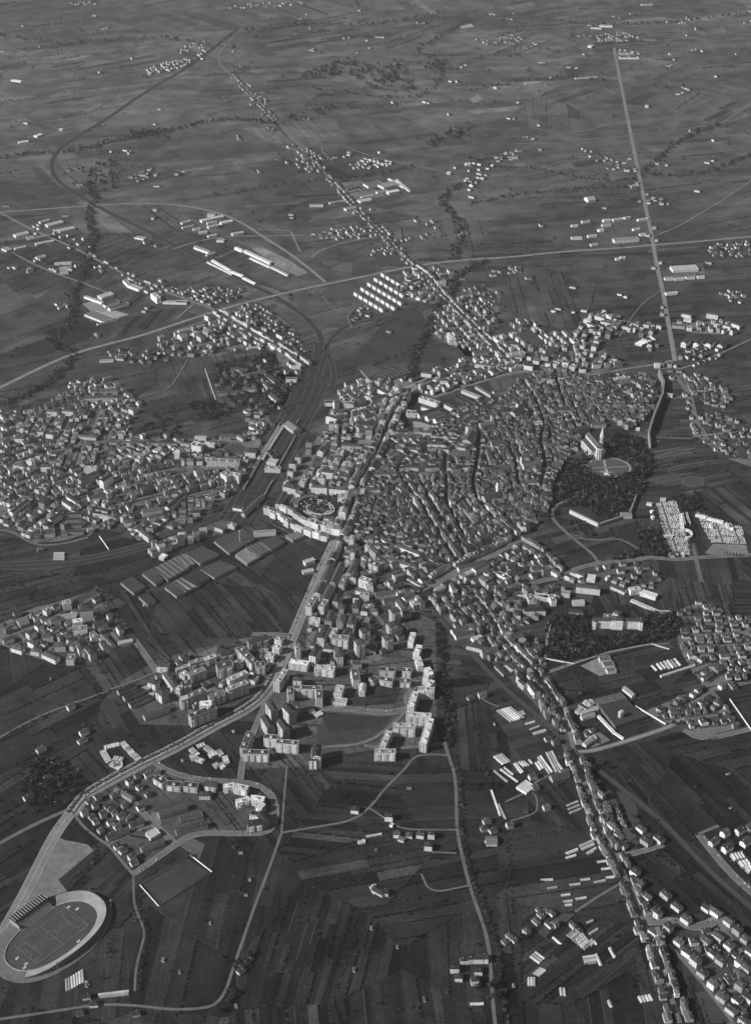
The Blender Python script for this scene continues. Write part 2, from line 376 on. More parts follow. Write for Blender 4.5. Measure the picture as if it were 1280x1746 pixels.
# direction in which the strips run, as seen on the photograph: x, y, dx, dy
FD = [(400,1380,10,-60),(560,1320,80,5),(600,1380,80,8),(400,1450,80,0),(560,1480,80,-22),(520,1570,20,-60),(650,1560,10,-60),(650,1620,10,-60),
 (720,1330,60,0),(740,1580,80,-15),(700,1500,60,-10),(290,1600,15,-60),(180,1640,10,-60),(200,1520,10,-60),(60,1420,60,-40),(60,1480,60,-35),(90,1540,40,-40),
 (40,1340,60,-20),(60,1230,60,-30),(130,1270,30,50),(180,1230,30,50),(60,1150,10,60),(130,1150,30,50),(300,1060,50,60),(250,1010,60,60),(400,1030,50,50),
 (450,960,60,40),(340,1300,40,40),(480,1350,50,60),(790,1300,5,60),(800,1180,60,-6),(860,1230,50,50),(880,1260,60,-20),(900,1400,50,-20),(860,1480,5,60),
 (950,1470,60,-12),(930,1560,40,40),(1000,1580,50,-35),(950,1680,10,60),(860,1640,5,60),(1040,1640,10,60),(1100,1330,60,60),(1160,1370,60,60),(1240,1330,60,-14),
 (1000,1180,60,-18),(1060,1190,60,-18),(1080,1140,60,-14),(1150,1500,60,60),(1000,1000,30,60),(1100,1000,15,60),(1180,990,15,60),(1230,1000,30,60),
 (1150,700,60,0),(1130,780,60,-10),(1180,820,60,-4),(1240,830,60,50),(1000,960,60,-15),(960,940,40,50),(1240,640,60,-8),(1210,570,60,-4),(930,500,10,40),
 (1000,480,60,-4),(900,400,60,-2),(1200,450,60,-6),(640,580,60,-20),(680,600,60,-20),(440,430,60,-20),(330,470,60,-20),(100,560,60,-20),(60,600,60,0),(200,540,40,-40),
 (300,650,10,40),(280,720,60,-14),(60,900,20,40),(200,920,60,-15),(100,980,60,-14),(30,1000,20,40),(100,640,60,-10),(250,430,60,-24),(120,330,60,-8),(300,300,60,-8),
 (600,200,60,-6),(900,150,60,-2),(200,100,60,-10),(1150,300,60,-4),(750,350,60,-8),(1000,120,50,-20),(450,330,60,-8),(1100,60,60,-6),(690,1700,8,60),(440,1700,10,60),(560,1700,10,60)]
FDA = []
for (x, y, dx, dy) in FD:
    p = G(x, y); q = G(x + dx * .5, y + dy * .5); FDA.append((p[0], p[1], math.atan2(q[1] - p[1], q[0] - p[0])))
FDN = np.array(FDA)
def field_dir(x, y):
    d = (FDN[:, 0] - x) ** 2 + (FDN[:, 1] - y) ** 2; i = int(d.argmin()); return FDN[i, 2], math.sqrt(d[i])
seeds = []; y = 1150.0
while y < 11500:
    s = 110 + 0.048 * y; half = 0.30 * y + 700; x = -half + random.random() * s
    while x < half:
        seeds.append((x + random.uniform(-.4, .4) * s, y + random.uniform(-.4, .4) * s)); x += s
    y += s * .9
fb = MB(); EDGES = []    # edges: (p, q, kind)
def fsplit(p, a, wmin, wmax, base, row, depth=0):
    U0, U1, V0, V1 = ext(p, a); du, dv = U1 - U0, V1 - V0; c, s = math.cos(a), math.sin(a)
    if dv > wmax and depth < 9:
        t = V0 + dv * random.uniform(.35, .65); ja = random.gauss(0, .012); n = (-math.sin(a + ja), math.cos(a + ja))
        mu = (U0 + U1) / 2; pt = (mu * c - t * s, mu * s + t * c); cc = n[0] * pt[0] + n[1] * pt[1]
        A = clip(p, n[0], n[1], cc); B = clip(p, -n[0], -n[1], -cc)
        for q in (A, B):
            if len(q) > 2: fsplit(q, a, wmin, wmax, base, row, depth + 1)
        return
    if du > wmax * 5.5 and depth < 12:
        t = U0 + du * random.uniform(.35, .65); A = clip(p, c, s, t); B = clip(p, -c, -s, -t)
        for q in (A, B):
            if len(q) > 2: fsplit(q, a, wmin, wmax, base, row, depth + 1)
        return
    if abs(area(p)) < 4: return
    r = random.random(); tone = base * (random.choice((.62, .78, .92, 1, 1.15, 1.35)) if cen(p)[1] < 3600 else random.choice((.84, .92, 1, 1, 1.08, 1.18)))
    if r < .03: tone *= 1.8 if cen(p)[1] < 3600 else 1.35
    elif r > .94: tone *= .62
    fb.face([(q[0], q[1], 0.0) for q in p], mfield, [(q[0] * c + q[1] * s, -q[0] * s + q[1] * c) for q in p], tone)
    for i in range(len(p)):
        q, q2 = p[i], p[(i + 1) % len(p)]
        h = math.atan2(q2[1] - q[1], q2[0] - q[0]); along = abs(math.cos(h - a)) > .9
        if (q[0], q[1]) < (q2[0], q2[1]): EDGES.append((q, q2, row if along else row * .3, along))
cells = voronoi(seeds, lambda c: [(c[0] - 900, c[1] - 900), (c[0] + 900, c[1] - 900), (c[0] + 900, c[1] + 900), (c[0] - 900, c[1] + 900)], 22)
for (sx, sy), p in zip(seeds, cells):
    if len(p) < 3: continue
    a, dist = field_dir(sx, sy); a += random.gauss(0, .03 if dist < 150 else .12)
    if dist > 200 and random.random() < .22: a += math.pi / 2
    k = 1 + max(0, sy - 2500) / 3200
    wide = random.choice((20, 27, 34, 42)) * k
    base = random.uniform(.85, 1.15) * (1 + 3.1 * min(1, max(0, (sy - 1900) / 4600)))   # random per cell; rise with distance paints haze brightening into the field colour
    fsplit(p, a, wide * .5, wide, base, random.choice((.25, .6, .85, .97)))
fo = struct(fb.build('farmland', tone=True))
gb = MB(); mfar = simple('far_ground', 0.05, 0.4, 0.0015, 0.012)
gb.face([(-11500, -2500, -1.2), (11500, -2500, -1.2), (11500, 20500, -1.2), (-11500, 20500, -1.2)], mfar); struct(gb.build('ground'))
# ================================================================ BUILDINGS
B = []   # building records
def add(k, x, y, a, L, W, H, roof='gable', wt='pale', rt='tile', force=True, **kw):
    if W > L * 1.35: L, W, a = W, L, a + math.pi / 2
    P = rect(x, y, a, L, W)
    if not force and occ(P) > kw.get('tol', .10): return None
    block(P); r = dict(k=k, x=x, y=y, a=a, L=L, W=W, H=H, roof=roof, wt=wt, rt=rt, **kw); B.append(r); return r
def bars(ox, oy, sc, s, **dflt):
    """x1 y1 x2 y2 width height [roof wall rooftone]: long axis of each block surveyed at roof level"""
    for it in s.split(';'):
        q = it.split()
        if not q: continue
        x1, y1, x2, y2, W, H = map(float, q[:6]); H *= 1.12 if dflt.get('bal') and H > 11 else 1
        p = G(ox + x1 / sc, oy + y1 / sc, H); r = G(ox + x2 / sc, oy + y2 / sc, H)
        kw = dict(dflt); kw.setdefault('k', 'apartment_block')
        if len(q) > 6: kw['roof'] = q[6]
        if len(q) > 7: kw['wt'] = q[7]
        if len(q) > 8: kw['rt'] = q[8]
        L = math.hypot(r[0] - p[0], r[1] - p[1])
        add(kw.pop('k'), (p[0] + r[0]) / 2, (p[1] + r[1]) / 2, math.atan2(r[1] - p[1], r[0] - p[0]), L, W, H, **kw)
def spots(ox, oy, sc, s, dirv, L, W, H, **kw):
    k = kw.pop('k', 'detached_house')
    d0 = G(ox, oy); 
    for it in s.split(';'):
        q = it.split()
        if not q: continue
        px, py = ox + float(q[0]) / sc, oy + float(q[1]) / sc
        p = G(px, py, H); e = G(px + dirv[0], py + dirv[1], H); a = math.atan2(e[1] - p[1], e[0] - p[0]) + random.gauss(0, .04)
        f = random.uniform(.85, 1.2); kk = dict(kw)
        kk.setdefault('roof', random.choice(('hip', 'hip', 'gable'))); kk.setdefault('wt', random.choice(('white', 'white', 'pale', 'cream'))); kk.setdefault('rt', random.choice(('tile', 'brown', 'brown', 'dark')))
        add(k, p[0], p[1], a, L * f, W * random.uniform(.9, 1.1), H + random.choice((-1.5, 0, 0, 3)), **kk)
fl, ga, hi = 'flat', 'gable', 'hip'
# blocks along the upper avenue and the new quarter east of it
bars(300, 900, 3.2, """845 200 803 288 14 18 hip pale tile;800 296 767 358 14 18 gable pale brown;760 370 722 432 14 20 flat white greyish;
905 190 852 300 13 17 gable cream brown;845 312 802 388 13 17 hip cream tile;818 392 790 432 13 18 flat white light;925 258 900 310 12 16 flat pale greyish;978 190 940 250 13 17 gable cream tile;
888 362 868 402 13 18 hip pale brown;725 500 786 500 12 15 flat white light;820 528 790 600 14 22 hip white brown;850 592 944 600 14 22 flat pale greyish;870 548 848 590 12 20 flat white light;
770 655 742 700 14 24 hip white brown;660 634 668 668 9 20 flat white greyish;885 650 890 704 16 22 hip pale brown;620 726 722 740 14 15 flat white white;760 756 866 768 13 17 flat white light;
597 772 548 848 13 20 flat pale light;640 822 688 826 12 16 hip pale brown;626 868 626 912 12 20 flat pale brown;645 868 790 874 12 20 flat pale brown;782 882 782 930 12 22 flat pale brown;
896 858 882 908 16 15 flat white white;850 938 932 944 14 8 flat white light;1020 850 1014 892 12 12 gable white white;852 448 830 508 14 20 hip cream brown;906 470 890 512 14 18 hip cream tile;966 478 952 526 13 20 hip pale tile;
1010 505 1052 500 12 10 flat pale greyish;962 738 1012 738 14 10 flat cream brown;972 768 986 832 14 19 flat pale brown;1110 768 1196 774 12 15 flat pale brown;1236 772 1282 776 12 15 flat pale brown;
1112 818 1182 832 12 13 flat pale brown;1222 832 1280 834 12 13 flat pale brown;1062 828 1092 812 12 14 flat cream dark;932 578 966 604 13 20 hip cream dark;1045 448 1100 448 12 9 hip white tile;
910 588 948 546 14 20 hip cream brown;1040 430 1075 420 12 12 flat pale greyish;985 332 1052 350 13 14 gable white tile;1005 270 1058 290 14 22 flat white light;1060 182 1112 205 16 20 flat cream brown;925 110 990 95 14 15 gable cream tile""", bal=1)
for x, y, h in ((673,1040,32),(668,1064,32),(661,1086,32),(622,1074,30),(613,1094,34)):
    p = G(x, y, h); add('tower_block', p[0], p[1], .4, 19, 17, h, roof='hip', wt='pale', rt='brown', bal=1)
bars(180, 1040, 5.333, """112 740 272 672 11 9 gable cream dark;166 795 338 722 11 9 gable cream dark;220 860 400 778 11 9 gable cream dark;350 968 580 882 11 9 gable cream brown""", k='row_house')
bars(180, 1040, 5.333, """342 718 398 702 12 7 flat white light;398 772 440 762 10 7 flat white light;400 640 472 662 15 15 hip white brown;482 722 542 770 16 18 hip pale brown;470 492 572 500 14 14 gable white brown;
548 568 640 700 14 15 hip white brown;645 705 690 716 16 16 flat pale light;690 560 742 590 14 14 flat pale light;752 590 900 530 14 18 flat pale greyish;692 672 780 650 14 18 flat cream dark;
680 810 745 790 13 22 flat pale light;750 785 900 715 13 22 flat pale greyish;766 968 1000 878 14 22 flat pale dark;852 852 962 846 15 26 flat white white;1104 722 1290 650 13 22 flat pale light;
940 790 1082 740 13 20 flat cream greyish;1114 636 1282 560 13 20 flat white light;1010 510 1152 482 20 24 flat pale brown;762 482 900 442 12 14 flat cream greyish;905 448 1000 412 12 15 flat white light;
1040 402 1160 378 12 15 hip cream dark;1175 362 1282 350 14 16 flat cream greyish;582 482 700 456 8 5 flat grey greyish;640 540 700 525 10 8 flat pale light;700 518 760 500 10 8 flat white light""", bal=1)
bars(300, 900, 3.2, """345 652 432 738 15 20 flat cream brown;435 745 486 738 14 22 flat pale brown;392 620 500 590 14 16 hip cream dark;545 600 582 612 12 12 flat white light;532 640 572 652 12 15 flat white light;
490 688 536 692 14 14 flat white light;318 740 360 722 12 16 flat cream light;700 186 752 168 12 9 flat white light;690 240 750 228 12 6 flat white light""", bal=1)
bars(380, 1120, 3.2, """250 240 282 292 14 26 gable cream dark;342 262 380 302 16 26 gable pale dark;362 250 416 256 14 24 gable cream dark;226 322 262 382 14 24 gable cream dark;312 342 346 392 14 28 gable cream dark;
150 406 112 502 13 20 flat pale brown;110 516 252 520 13 18 flat pale brown;226 432 302 440 13 20 flat white brown;292 460 412 470 13 20 flat white greyish;512 482 508 545 16 26 gable white dark;
472 550 516 552 14 20 gable pale dark;1112 58 1134 98 12 18 flat white white;1142 128 1112 160 12 18 flat white white;1062 172 1152 176 12 20 flat white light;1050 190 1025 272 12 20 flat white white;
1000 310 1136 320 13 20 flat white light;925 370 1050 376 12 22 flat pale light;1132 336 1092 472 13 20 flat white white;906 404 872 482 12 18 flat pale light;826 514 942 516 13 17 flat white light;
500 60 610 50 13 16 flat white greyish""", bal=1)
bars(600, 880, 3.765, """392 748 374 812 12 14 flat white white;432 828 410 882 13 16 flat white white;420 902 440 962 12 16 flat white white;492 974 470 1042 12 18 flat white white;
148 500 300 478 14 12 gable pale tile;200 540 320 520 13 11 gable cream brown;330 530 400 500 13 14 gable white tile;172 118 270 190 13 14 gable white tile;280 180 440 240 13 15 hip white tile;210 268 370 310 13 14 hip white tile;
100 415 115 470 15 22 flat white light;50 500 110 500 13 18 flat white light;150 130 170 70 13 18 hip pale brown;430 350 500 420 12 8 gable cream tile;300 360 460 450 9 5 gable pale brown;290 440 440 470 18 4 flat grey dark;
680 330 860 290 13 12 hip pale brown;780 340 870 300 14 15 hip white brown;935 360 1010 400 13 11 flat white tile;990 400 1080 440 14 9 gable white tile;640 430 660 470 12 18 gable white brown;610 560 640 580 12 16 gable white brown;
640 740 800 690 13 8 gable white tile;660 770 780 740 13 8 gable white tile;770 790 830 770 12 6 flat white white;740 690 800 720 16 9 hip pale tile;740 820 870 850 14 10 gable pale brown;830 870 930 850 16 14 gable pale brown;
1050 720 1240 690 12 9 gable cream brown;1040 760 1230 720 12 9 gable cream brown;1100 600 1240 596 14 13 hip white dark;1130 500 1150 540 12 12 flat white greyish;1170 500 1280 520 12 10 flat white light;930 950 990 1010 14 7 gable cream dark;970 965 1020 1000 12 5 flat white white;
1140 1060 1190 1130 14 16 gable white dark""")
# the curved estate in front of the stadium
bars(100, 1200, 3.2, """530 396 582 428 14 12 flat pale dark;592 432 670 440 14 12 flat pale dark;682 436 760 446 14 12 flat pale dark;800 432 862 440 14 12 gable cream brown;900 452 960 440 12 12 flat white white;960 446 1032 462 12 13 flat white white;
970 535 1040 515 12 12 flat white white;1045 510 1122 520 12 13 flat white white;1085 545 1120 560 12 13 flat white white;1090 590 1132 640 14 15 hip cream dark;1030 652 1112 640 14 15 hip cream dark;1050 590 1080 600 12 12 flat cream dark;
770 490 830 490 13 9 hip white brown;312 458 410 515 10 8 gable cream tile;500 690 530 720 20 8 flat white white""", k='apartment_block', bal=1)
bars(100, 1200, 3.2, """545 600 622 576 12 9 gable cream brown;624 575 702 552 12 9 gable cream brown;640 692 722 672 12 9 gable cream brown;725 671 810 650 12 9 gable cream brown;262 728 322 705 11 8 gable cream brown;324 704 382 680 11 8 gable cream brown;
390 664 462 640 11 8 gable pale brown;450 790 512 768 11 8 gable cream brown;514 767 572 744 11 8 gable cream brown;660 630 785 600 14 4 flat grey brown""", k='row_house')
spots(100, 1200, 3.2, "170 520;212 508;200 552;262 548;288 568;142 590;182 608;202 636;242 600;282 640;302 588;342 612;384 608;230 682;430 388;386 420;488 380;440 448;532 366;338 476;300 492;400 830;350 792;412 858;320 770;486 486;448 560;500 372;360 545;320 660", (30, -16), 12, 10, 8)
# new houses in the lower right
spots(980, 1350, 4.267, "240 165;268 245;322 305;355 375;482 255;518 345;612 330;438 570;472 655;522 745;592 870;742 820;810 915;572 1005;680 980;755 1075;822 1155;876 1222;930 1305;1000 1390;1072 1480;1142 1570;955 1068;1005 1160;1062 1215;1040 1040;1122 1105;1182 1185;1242 1055;1120 930;1182 1000;1140 1320;1202 1400;1262 1480;1246 1280;1022 862;960 828;662 735;1280 1150;1232 1655;1200 1240;1270 1370;1180 1500", (30, 22), 15, 12.5, 10, k='apartment_house')
spots(980, 1350, 4.267, "1012 348;1092 288;1108 398;1202 270;1245 350;1276 240;1330 330;1330 250", (30, -18), 17, 12, 10, k='apartment_house', wt='white', roof='gable', rt='brown')
spots(380, 1120, 3.2, "948 960;1014 965;1076 965;1136 968;1120 1030;720 828;905 870", (30, 2), 12, 10, 8, wt='white', rt='brown', k='farmhouse')
bars(380, 1120, 3.2, "738 1010 775 1002 8 4 flat white white;958 985 990 995 10 5 gable pale greyish;912 912 928 918 6 4 flat white white;820 1258 880 1290 12 6 gable cream brown", k='farm_shed')
spots(360, 1450, 2.56, "1108 470;1140 470;1168 470;1188 468;1166 520;1150 565;1080 548;755 178;1062 512", (30, 0), 13, 11, 8, wt='white', rt='dark', k='farmhouse')
spots(0, 1180, 3.765, "455 88;540 250;265 360;310 540;185 665;530 300", (30, -14), 16, 11, 8, wt='white', rt='brown', k='farmhouse')
spots(0, 1400, 4.0, "590 1190;640 1240;545 1300;930 1305", (30, -6), 12, 9, 6, rt='dark', k='farmhouse')
spots(360, 1450, 2.56, "140 490;130 520;165 470", (30, -20), 12, 9, 6, rt='dark', k='farmhouse')
spots(700, 1120, 3.2, "415 890;400 930;450 940;540 915;740 815;750 440;790 460;390 205;330 215;680 705;665 650;800 640;835 630;430 1000", (30, -8), 14, 10, 7, k='farmhouse')
spots(800, 1400, 4.923, "600 780;560 830;690 760;720 860;670 860;300 1000;340 960;370 980;480 920;650 740;590 740;870 870;920 900", (20, 20), 12, 9, 6, k='farmhouse')
bars(700, 1120, 3.2, "600 690 655 725 26 5 flat white white;765 660 860 630 13 8 gable cream brown;410 1000 470 1000 20 5 gable pale greyish;1165 165 1215 205 12 6 gable pale light;990 240 945 260 14 7 gable white light;930 330 1000 310 10 6 gable pale light", k='warehouse')
bars(700, 1120, 3.2, "1022 320 1110 412 5 4 flat white white;1110 412 1160 445 4 4 flat white white;940 300 1010 275 8 5 flat white light;905 300 945 255 9 6 flat cream light;945 475 985 445 10 7 gable pale light;985 430 1005 450 9 6 flat white light", k='warehouse')
# villa-like hospital, schools and public buildings on the right
bars(900, 880, 3.368, """374 590 480 593 13 20 hip white brown;482 586 545 589 16 24 hip white brown;547 593 654 596 13 20 hip white brown;372 592 390 593 17 21 hip white brown;640 597 658 598 17 21 hip white brown;430 570 480 575 12 14 flat pale greyish;500 560 520 545 14 14 hip pale brown""", k='hospital', bal=0)
bars(900, 880, 3.368, """276 396 414 412 14 16 hip white brown;582 422 640 412 14 12 flat white light;648 430 738 458 14 9 flat white white;338 345 386 352 18 9 flat white white;0 518 88 522 13 13 hip white dark;-60 460 130 462 10 10 flat white light;
130 450 148 490 12 13 flat white greyish;190 435 240 440 14 10 flat pale light;255 492 322 490 12 8 flat white light;235 540 320 545 14 7 hip cream dark;450 345 462 352 10 8 flat white light;480 395 560 430 12 8 gable pale brown;590 480 740 545 8 4 flat pale light;
700 545 820 550 8 4 flat white light;310 100 240 100 1 1 flat white white""".rsplit(';', 1)[0], k='school_building')
bars(900, 880, 3.368, "408 820 470 815 16 6 flat pale greyish;430 850 490 845 16 6 flat pale greyish;450 885 500 878 14 6 flat pale greyish;560 985 606 1030 9 6 gable pale light;300 1075 345 1100 14 7 flat cream dark;330 1060 360 1090 12 8 gable white light;300 1130 400 1100 8 5 gable white light;760 918 955 855 5 4 flat white light", k='warehouse')
# railway station quarter
bars(300, 600, 3.765, """105 590 168 600 16 22 flat white greyish;180 580 250 590 10 14 flat white light;120 545 195 548 10 10 flat white light;200 690 410 700 15 17 flat pale greyish;300 770 340 800 14 24 flat white light;345 780 410 790 14 22 flat white light;
570 740 672 745 12 12 flat white greyish;590 695 650 705 20 8 flat pale white;600 630 640 670 18 7 flat grey dark;720 455 780 500 26 10 gable pale greyish;705 170 775 170 13 10 flat white tile;745 90 798 90 12 9 flat white light;
550 440 575 450 12 14 hip white tile;480 470 550 510 12 9 gable white tile;285 540 380 530 14 10 hip pale tile;395 530 440 555 12 10 hip pale tile;595 150 650 190 18 10 hip cream brown;610 270 660 310 16 9 gable white brown;
355 105 470 110 13 8 hip pale brown;425 150 580 120 12 8 hip pale tile;565 190 600 230 12 9 hip white brown;430 235 520 235 12 8 hip pale tile;270 260 440 250 12 8 hip cream tile;440 370 480 390 10 8 gable white brown;
500 1160 640 1150 12 9 flat white light;430 1040 560 920 10 9 gable cream tile;370 990 430 1000 14 8 gable white brown;700 850 780 870 22 18 hip pale brown;650 980 700 900 12 12 gable pale tile;870 860 970 865 14 20 hip white tile;
985 870 1100 880 14 18 hip white tile;1110 890 1160 880 12 16 hip white tile;1055 590 1195 600 14 15 hip pale brown;1160 480 1270 440 20 15 hip cream brown;1060 310 1150 330 18 16 hip cream brown;1190 200 1280 220 14 15 hip white brown;
1200 270 1280 300 14 10 flat white light;955 320 1030 320 16 10 flat white dark;970 420 1030 440 14 14 gable white white""", bal=0)
# north of the ring: barracks, sheds and convent courts
bars(560, 640, 5.333, """810 355 1000 300 18 10 gable white brown;890 385 1050 340 18 10 gable white brown;965 410 1120 365 18 10 gable white brown;850 275 940 300 14 10 gable white brown;830 195 1000 250 14 14 flat white light;1065 255 1190 320 14 11 gable white brown;
715 335 795 335 14 13 flat white greyish;645 270 700 285 16 15 flat pale greyish;490 280 540 290 14 10 hip white tile;575 275 625 285 14 12 hip white tile;295 110 400 75 16 12 gable pale brown;380 215 520 180 16 12 gable pale brown;
460 115 545 160 14 12 gable white brown;320 40 380 65 14 12 flat white white;150 75 250 60 14 12 gable white brown;380 265 440 255 14 12 hip pale brown;105 220 240 230 14 20 flat cream brown;150 315 360 285 12 10 gable cream brown;260 420 400 450 22 18 hip cream brown;
900 610 1060 615 20 17 hip white brown;820 660 890 600 16 14 hip cream dark;1090 700 1280 695 14 14 gable cream tile;1175 360 1280 330 14 11 gable white brown;1240 400 1300 380 14 11 gable white brown;1160 500 1250 450 14 10 gable cream tile;610 660 800 665 12 12 hip white tile""", k='public_building', bal=0)
bars(600, 600, 3.765, """705 245 820 290 10 8 flat pale light;800 215 900 275 12 9 gable pale brown;905 260 1000 240 12 11 gable white brown;830 360 920 330 14 12 hip white brown;680 410 780 380 14 11 hip white brown;725 440 850 400 14 11 hip white brown;
890 580 995 575 22 15 hip white brown;1120 830 1200 830 16 13 hip white brown;620 670 755 660 14 10 gable cream tile;350 380 410 385 14 12 flat white light;1145 455 1220 455 12 8 flat white light;865 910 960 890 12 8 gable cream brown;
120 690 220 690 16 12 hip white tile;65 880 160 875 16 12 hip white tile;115 780 290 775 12 12 gable white tile""", k='public_building', bal=0)
bars(900, 560, 3.368, """385 290 470 300 14 13 hip white brown;475 280 478 320 12 13 hip cream brown;490 290 580 275 14 14 flat white light;220 345 300 345 14 11 gable white brown;500 350 565 350 13 10 gable pale brown;150 460 240 460 20 14 hip cream brown;
580 495 665 490 12 7 hip pale tile;600 460 650 460 14 9 gable pale brown;230 590 345 560 16 13 hip cream brown;360 545 445 540 16 12 hip cream brown;110 300 150 300 14 16 flat pale light;725 205 755 205 14 10 flat white white;
0 870 65 875 14 12 hip white brown;160 610 240 640 16 13 hip cream brown;620 575 640 575 8 5 flat white white;795 375 830 380 12 8 gable white light""", k='public_building', bal=0)
for x, y in ((905,72),(975,76),(1045,80),(1112,86)):
    p = G(900 + x/3.368, 560 + y/3.368, 15); q = G(900 + (x+20)/3.368, 560 + (y-18)/3.368, 15)
    add('apartment_block', p[0], p[1], math.atan2(q[1]-p[1], q[0]-p[0]), 34, 16, 15, roof='gable', wt='white', rt='brown')
bars(860, 340, 3.048, """413 620 450 630 11 12 flat white light;430 640 470 655 11 12;470 600 520 615 11 12;520 590 560 605 11 12;500 630 550 640 11 12;1000 630 1040 640 12 12;1050 590 1110 600 12 14;1090 640 1120 645 12 12;1135 650 1175 660 12 13;1180 640 1225 655 12 13;
920 590 970 600 12 12;870 650 935 655 20 8 flat cream greyish;670 640 700 650 12 13;720 645 750 650 11 13;760 648 780 650 11 13;790 650 815 655 11 13;610 655 640 660 11 10;930 620 970 625 10 8 flat white white;205 785 270 770 13 12 hip pale tile;10 810 90 820 16 9 flat white greyish""", roof='hip', wt='white', rt='tile')
bars(600, 380, 4.267, """620 430 680 425 12 15;700 800 715 850 10 16 flat white white;725 810 745 850 10 16 flat white white;880 940 990 925 14 12 hip pale brown;1040 820 1090 870 14 12 flat white tile;1110 870 1210 880 14 12 hip pale brown;1130 960 1250 940 22 12 flat white light;895 1020 1040 1040 12 12 hip white tile;505 1085 580 1095 12 12 hip white tile;640 1140 770 1150 12 11 hip white tile""", roof='flat', wt='white', rt='greyish')
for r0, y0, n in ((0, 0, 6), (1, 0, 7), (2, 0, 7), (3, 0, 6), (4, 0, 5)):
    for i in range(n):
        px, py = 608 + r0 * 11.5 + i * 8.6, 499 - r0 * 8.2 + i * 5.2
        p = G(px, py, 11); q = G(px + 4, py + 2.4, 11)
        add('apartment_house', p[0], p[1], math.atan2(q[1]-p[1], q[0]-p[0]), 20, 10, 11, roof='hip', wt='white', rt='tile', force=False, tol=.4)
# north-west quarter blocks and rows
bars(0, 600, 3.765, """300 375 370 378 13 14;405 372 475 378 13 14;310 330 345 325 12 13;95 548 158 552 12 12;300 520 345 525 12 13;640 245 755 240 14 14 hip cream tile;550 290 740 285 14 14 hip pale tile;230 660 300 660 14 8;505 535 620 545 11 9 gable pale tile;
690 575 930 580 9 8 gable pale tile;970 580 1140 585 9 8 gable pale tile;1155 580 1220 590 9 8 gable pale tile;510 820 620 770 13 22 hip cream dark;650 830 715 785 13 22 gable white dark;540 740 620 740 12 18 flat white light;880 690 950 630 14 12 flat white light;
1120 640 1155 640 12 20 flat white white;1235 580 1280 590 14 20 flat white light;70 1030 180 950 12 16 gable white tile;140 935 210 930 14 12;320 1080 390 1035 13 14 gable white brown;425 1040 525 1035 12 8 flat grey dark;425 1075 525 1070 12 8 flat grey dark;425 1110 525 1105 12 8 flat grey dark;
430 1150 540 1150 12 7 flat grey dark;1070 1000 1180 910 13 16 gable white dark;570 940 640 920 16 12 gable white brown;665 1080 760 1050 8 5 flat white white;560 1140 600 1130 12 8 gable pale light;910 1020 1040 1000 14 14 hip white tile;950 1060 1060 1040 14 14 hip white brown;
905 1140 970 1190 13 14 hip pale brown;800 1090 870 1080 12 12 hip white brown;440 920 500 960 12 12 gable white brown;410 950 470 990 12 12 gable white brown;180 690 215 700 13 13 flat white light;265 730 330 730 14 14;90 720 160 730 12 12;885 740 940 745 14 12;
620 1000 700 1020 14 5 flat cream brown;600 1040 700 1060 10 5 gable pale light;820 1130 900 1230 2 1 flat white white""".rsplit(';', 1)[0], roof='hip', wt='white', rt='tile')
bars(0, 900, 3.765, """402 480 455 470 14 18 flat white light;510 520 595 510 20 26 hip pale brown;465 600 530 590 14 16 flat white white;470 650 560 640 18 16 flat white greyish;400 570 490 555 14 10 flat white light;320 590 385 575 16 16 hip pale brown;270 690 340 680 14 16 hip white tile;
600 620 690 600 16 12 hip pale brown;500 720 530 780 14 16 hip pale brown;560 760 600 810 14 18 hip pale brown;350 750 420 745 16 14 hip pale brown;280 800 370 840 14 11 hip white tile;650 690 720 760 16 8 gable white greyish;760 740 850 720 10 6 flat white white;
430 830 480 830 20 14 flat pale greyish;205 780 260 790 13 11 hip pale tile;190 720 230 740 13 13 hip white tile;20 720 90 700 12 10 hip white tile;80 760 150 780 13 10 hip white tile;345 165 415 165 9 5 flat pale light;345 190 415 190 9 5 flat pale light;
1010 880 1080 870 16 13 gable white brown;920 490 990 475 8 5 flat pale light;240 140 280 130 9 7 hip grey greyish""", k='apartment_block', bal=0)
# outlying works and sheds towards the horizon
bars(0, 340, 3.765, """300 165 400 140 22 7;255 145 315 128 12 6;375 200 475 178 24 7;345 205 380 200 12 6;95 230 180 210 22 7;230 285 345 262 14 6;95 315 165 300 12 5;235 375 290 360 20 6;350 410 460 405 12 6;380 440 460 435 14 6;385 465 440 460 16 7;
545 620 660 660 8 7;640 625 720 600 26 8;670 680 760 650 16 7 flat white brown;700 700 820 665 16 7 flat white brown;575 725 700 775 40 6 flat white greyish;830 545 905 575 18 8;1045 655 1200 660 14 6;625 800 760 765 6 5 flat white dark;800 515 830 545 12 10;980 600 1020 635 14 18;
640 1035 730 1030 10 5;740 1005 810 1000 12 6 flat white brown;870 240 930 250 16 5;25 310 60 325 20 6;170 245 220 238 14 6;1145 845 1280 815 12 6;185 255 330 225 6 4""", k='industrial_shed', roof='flat', wt='white', rt='light')
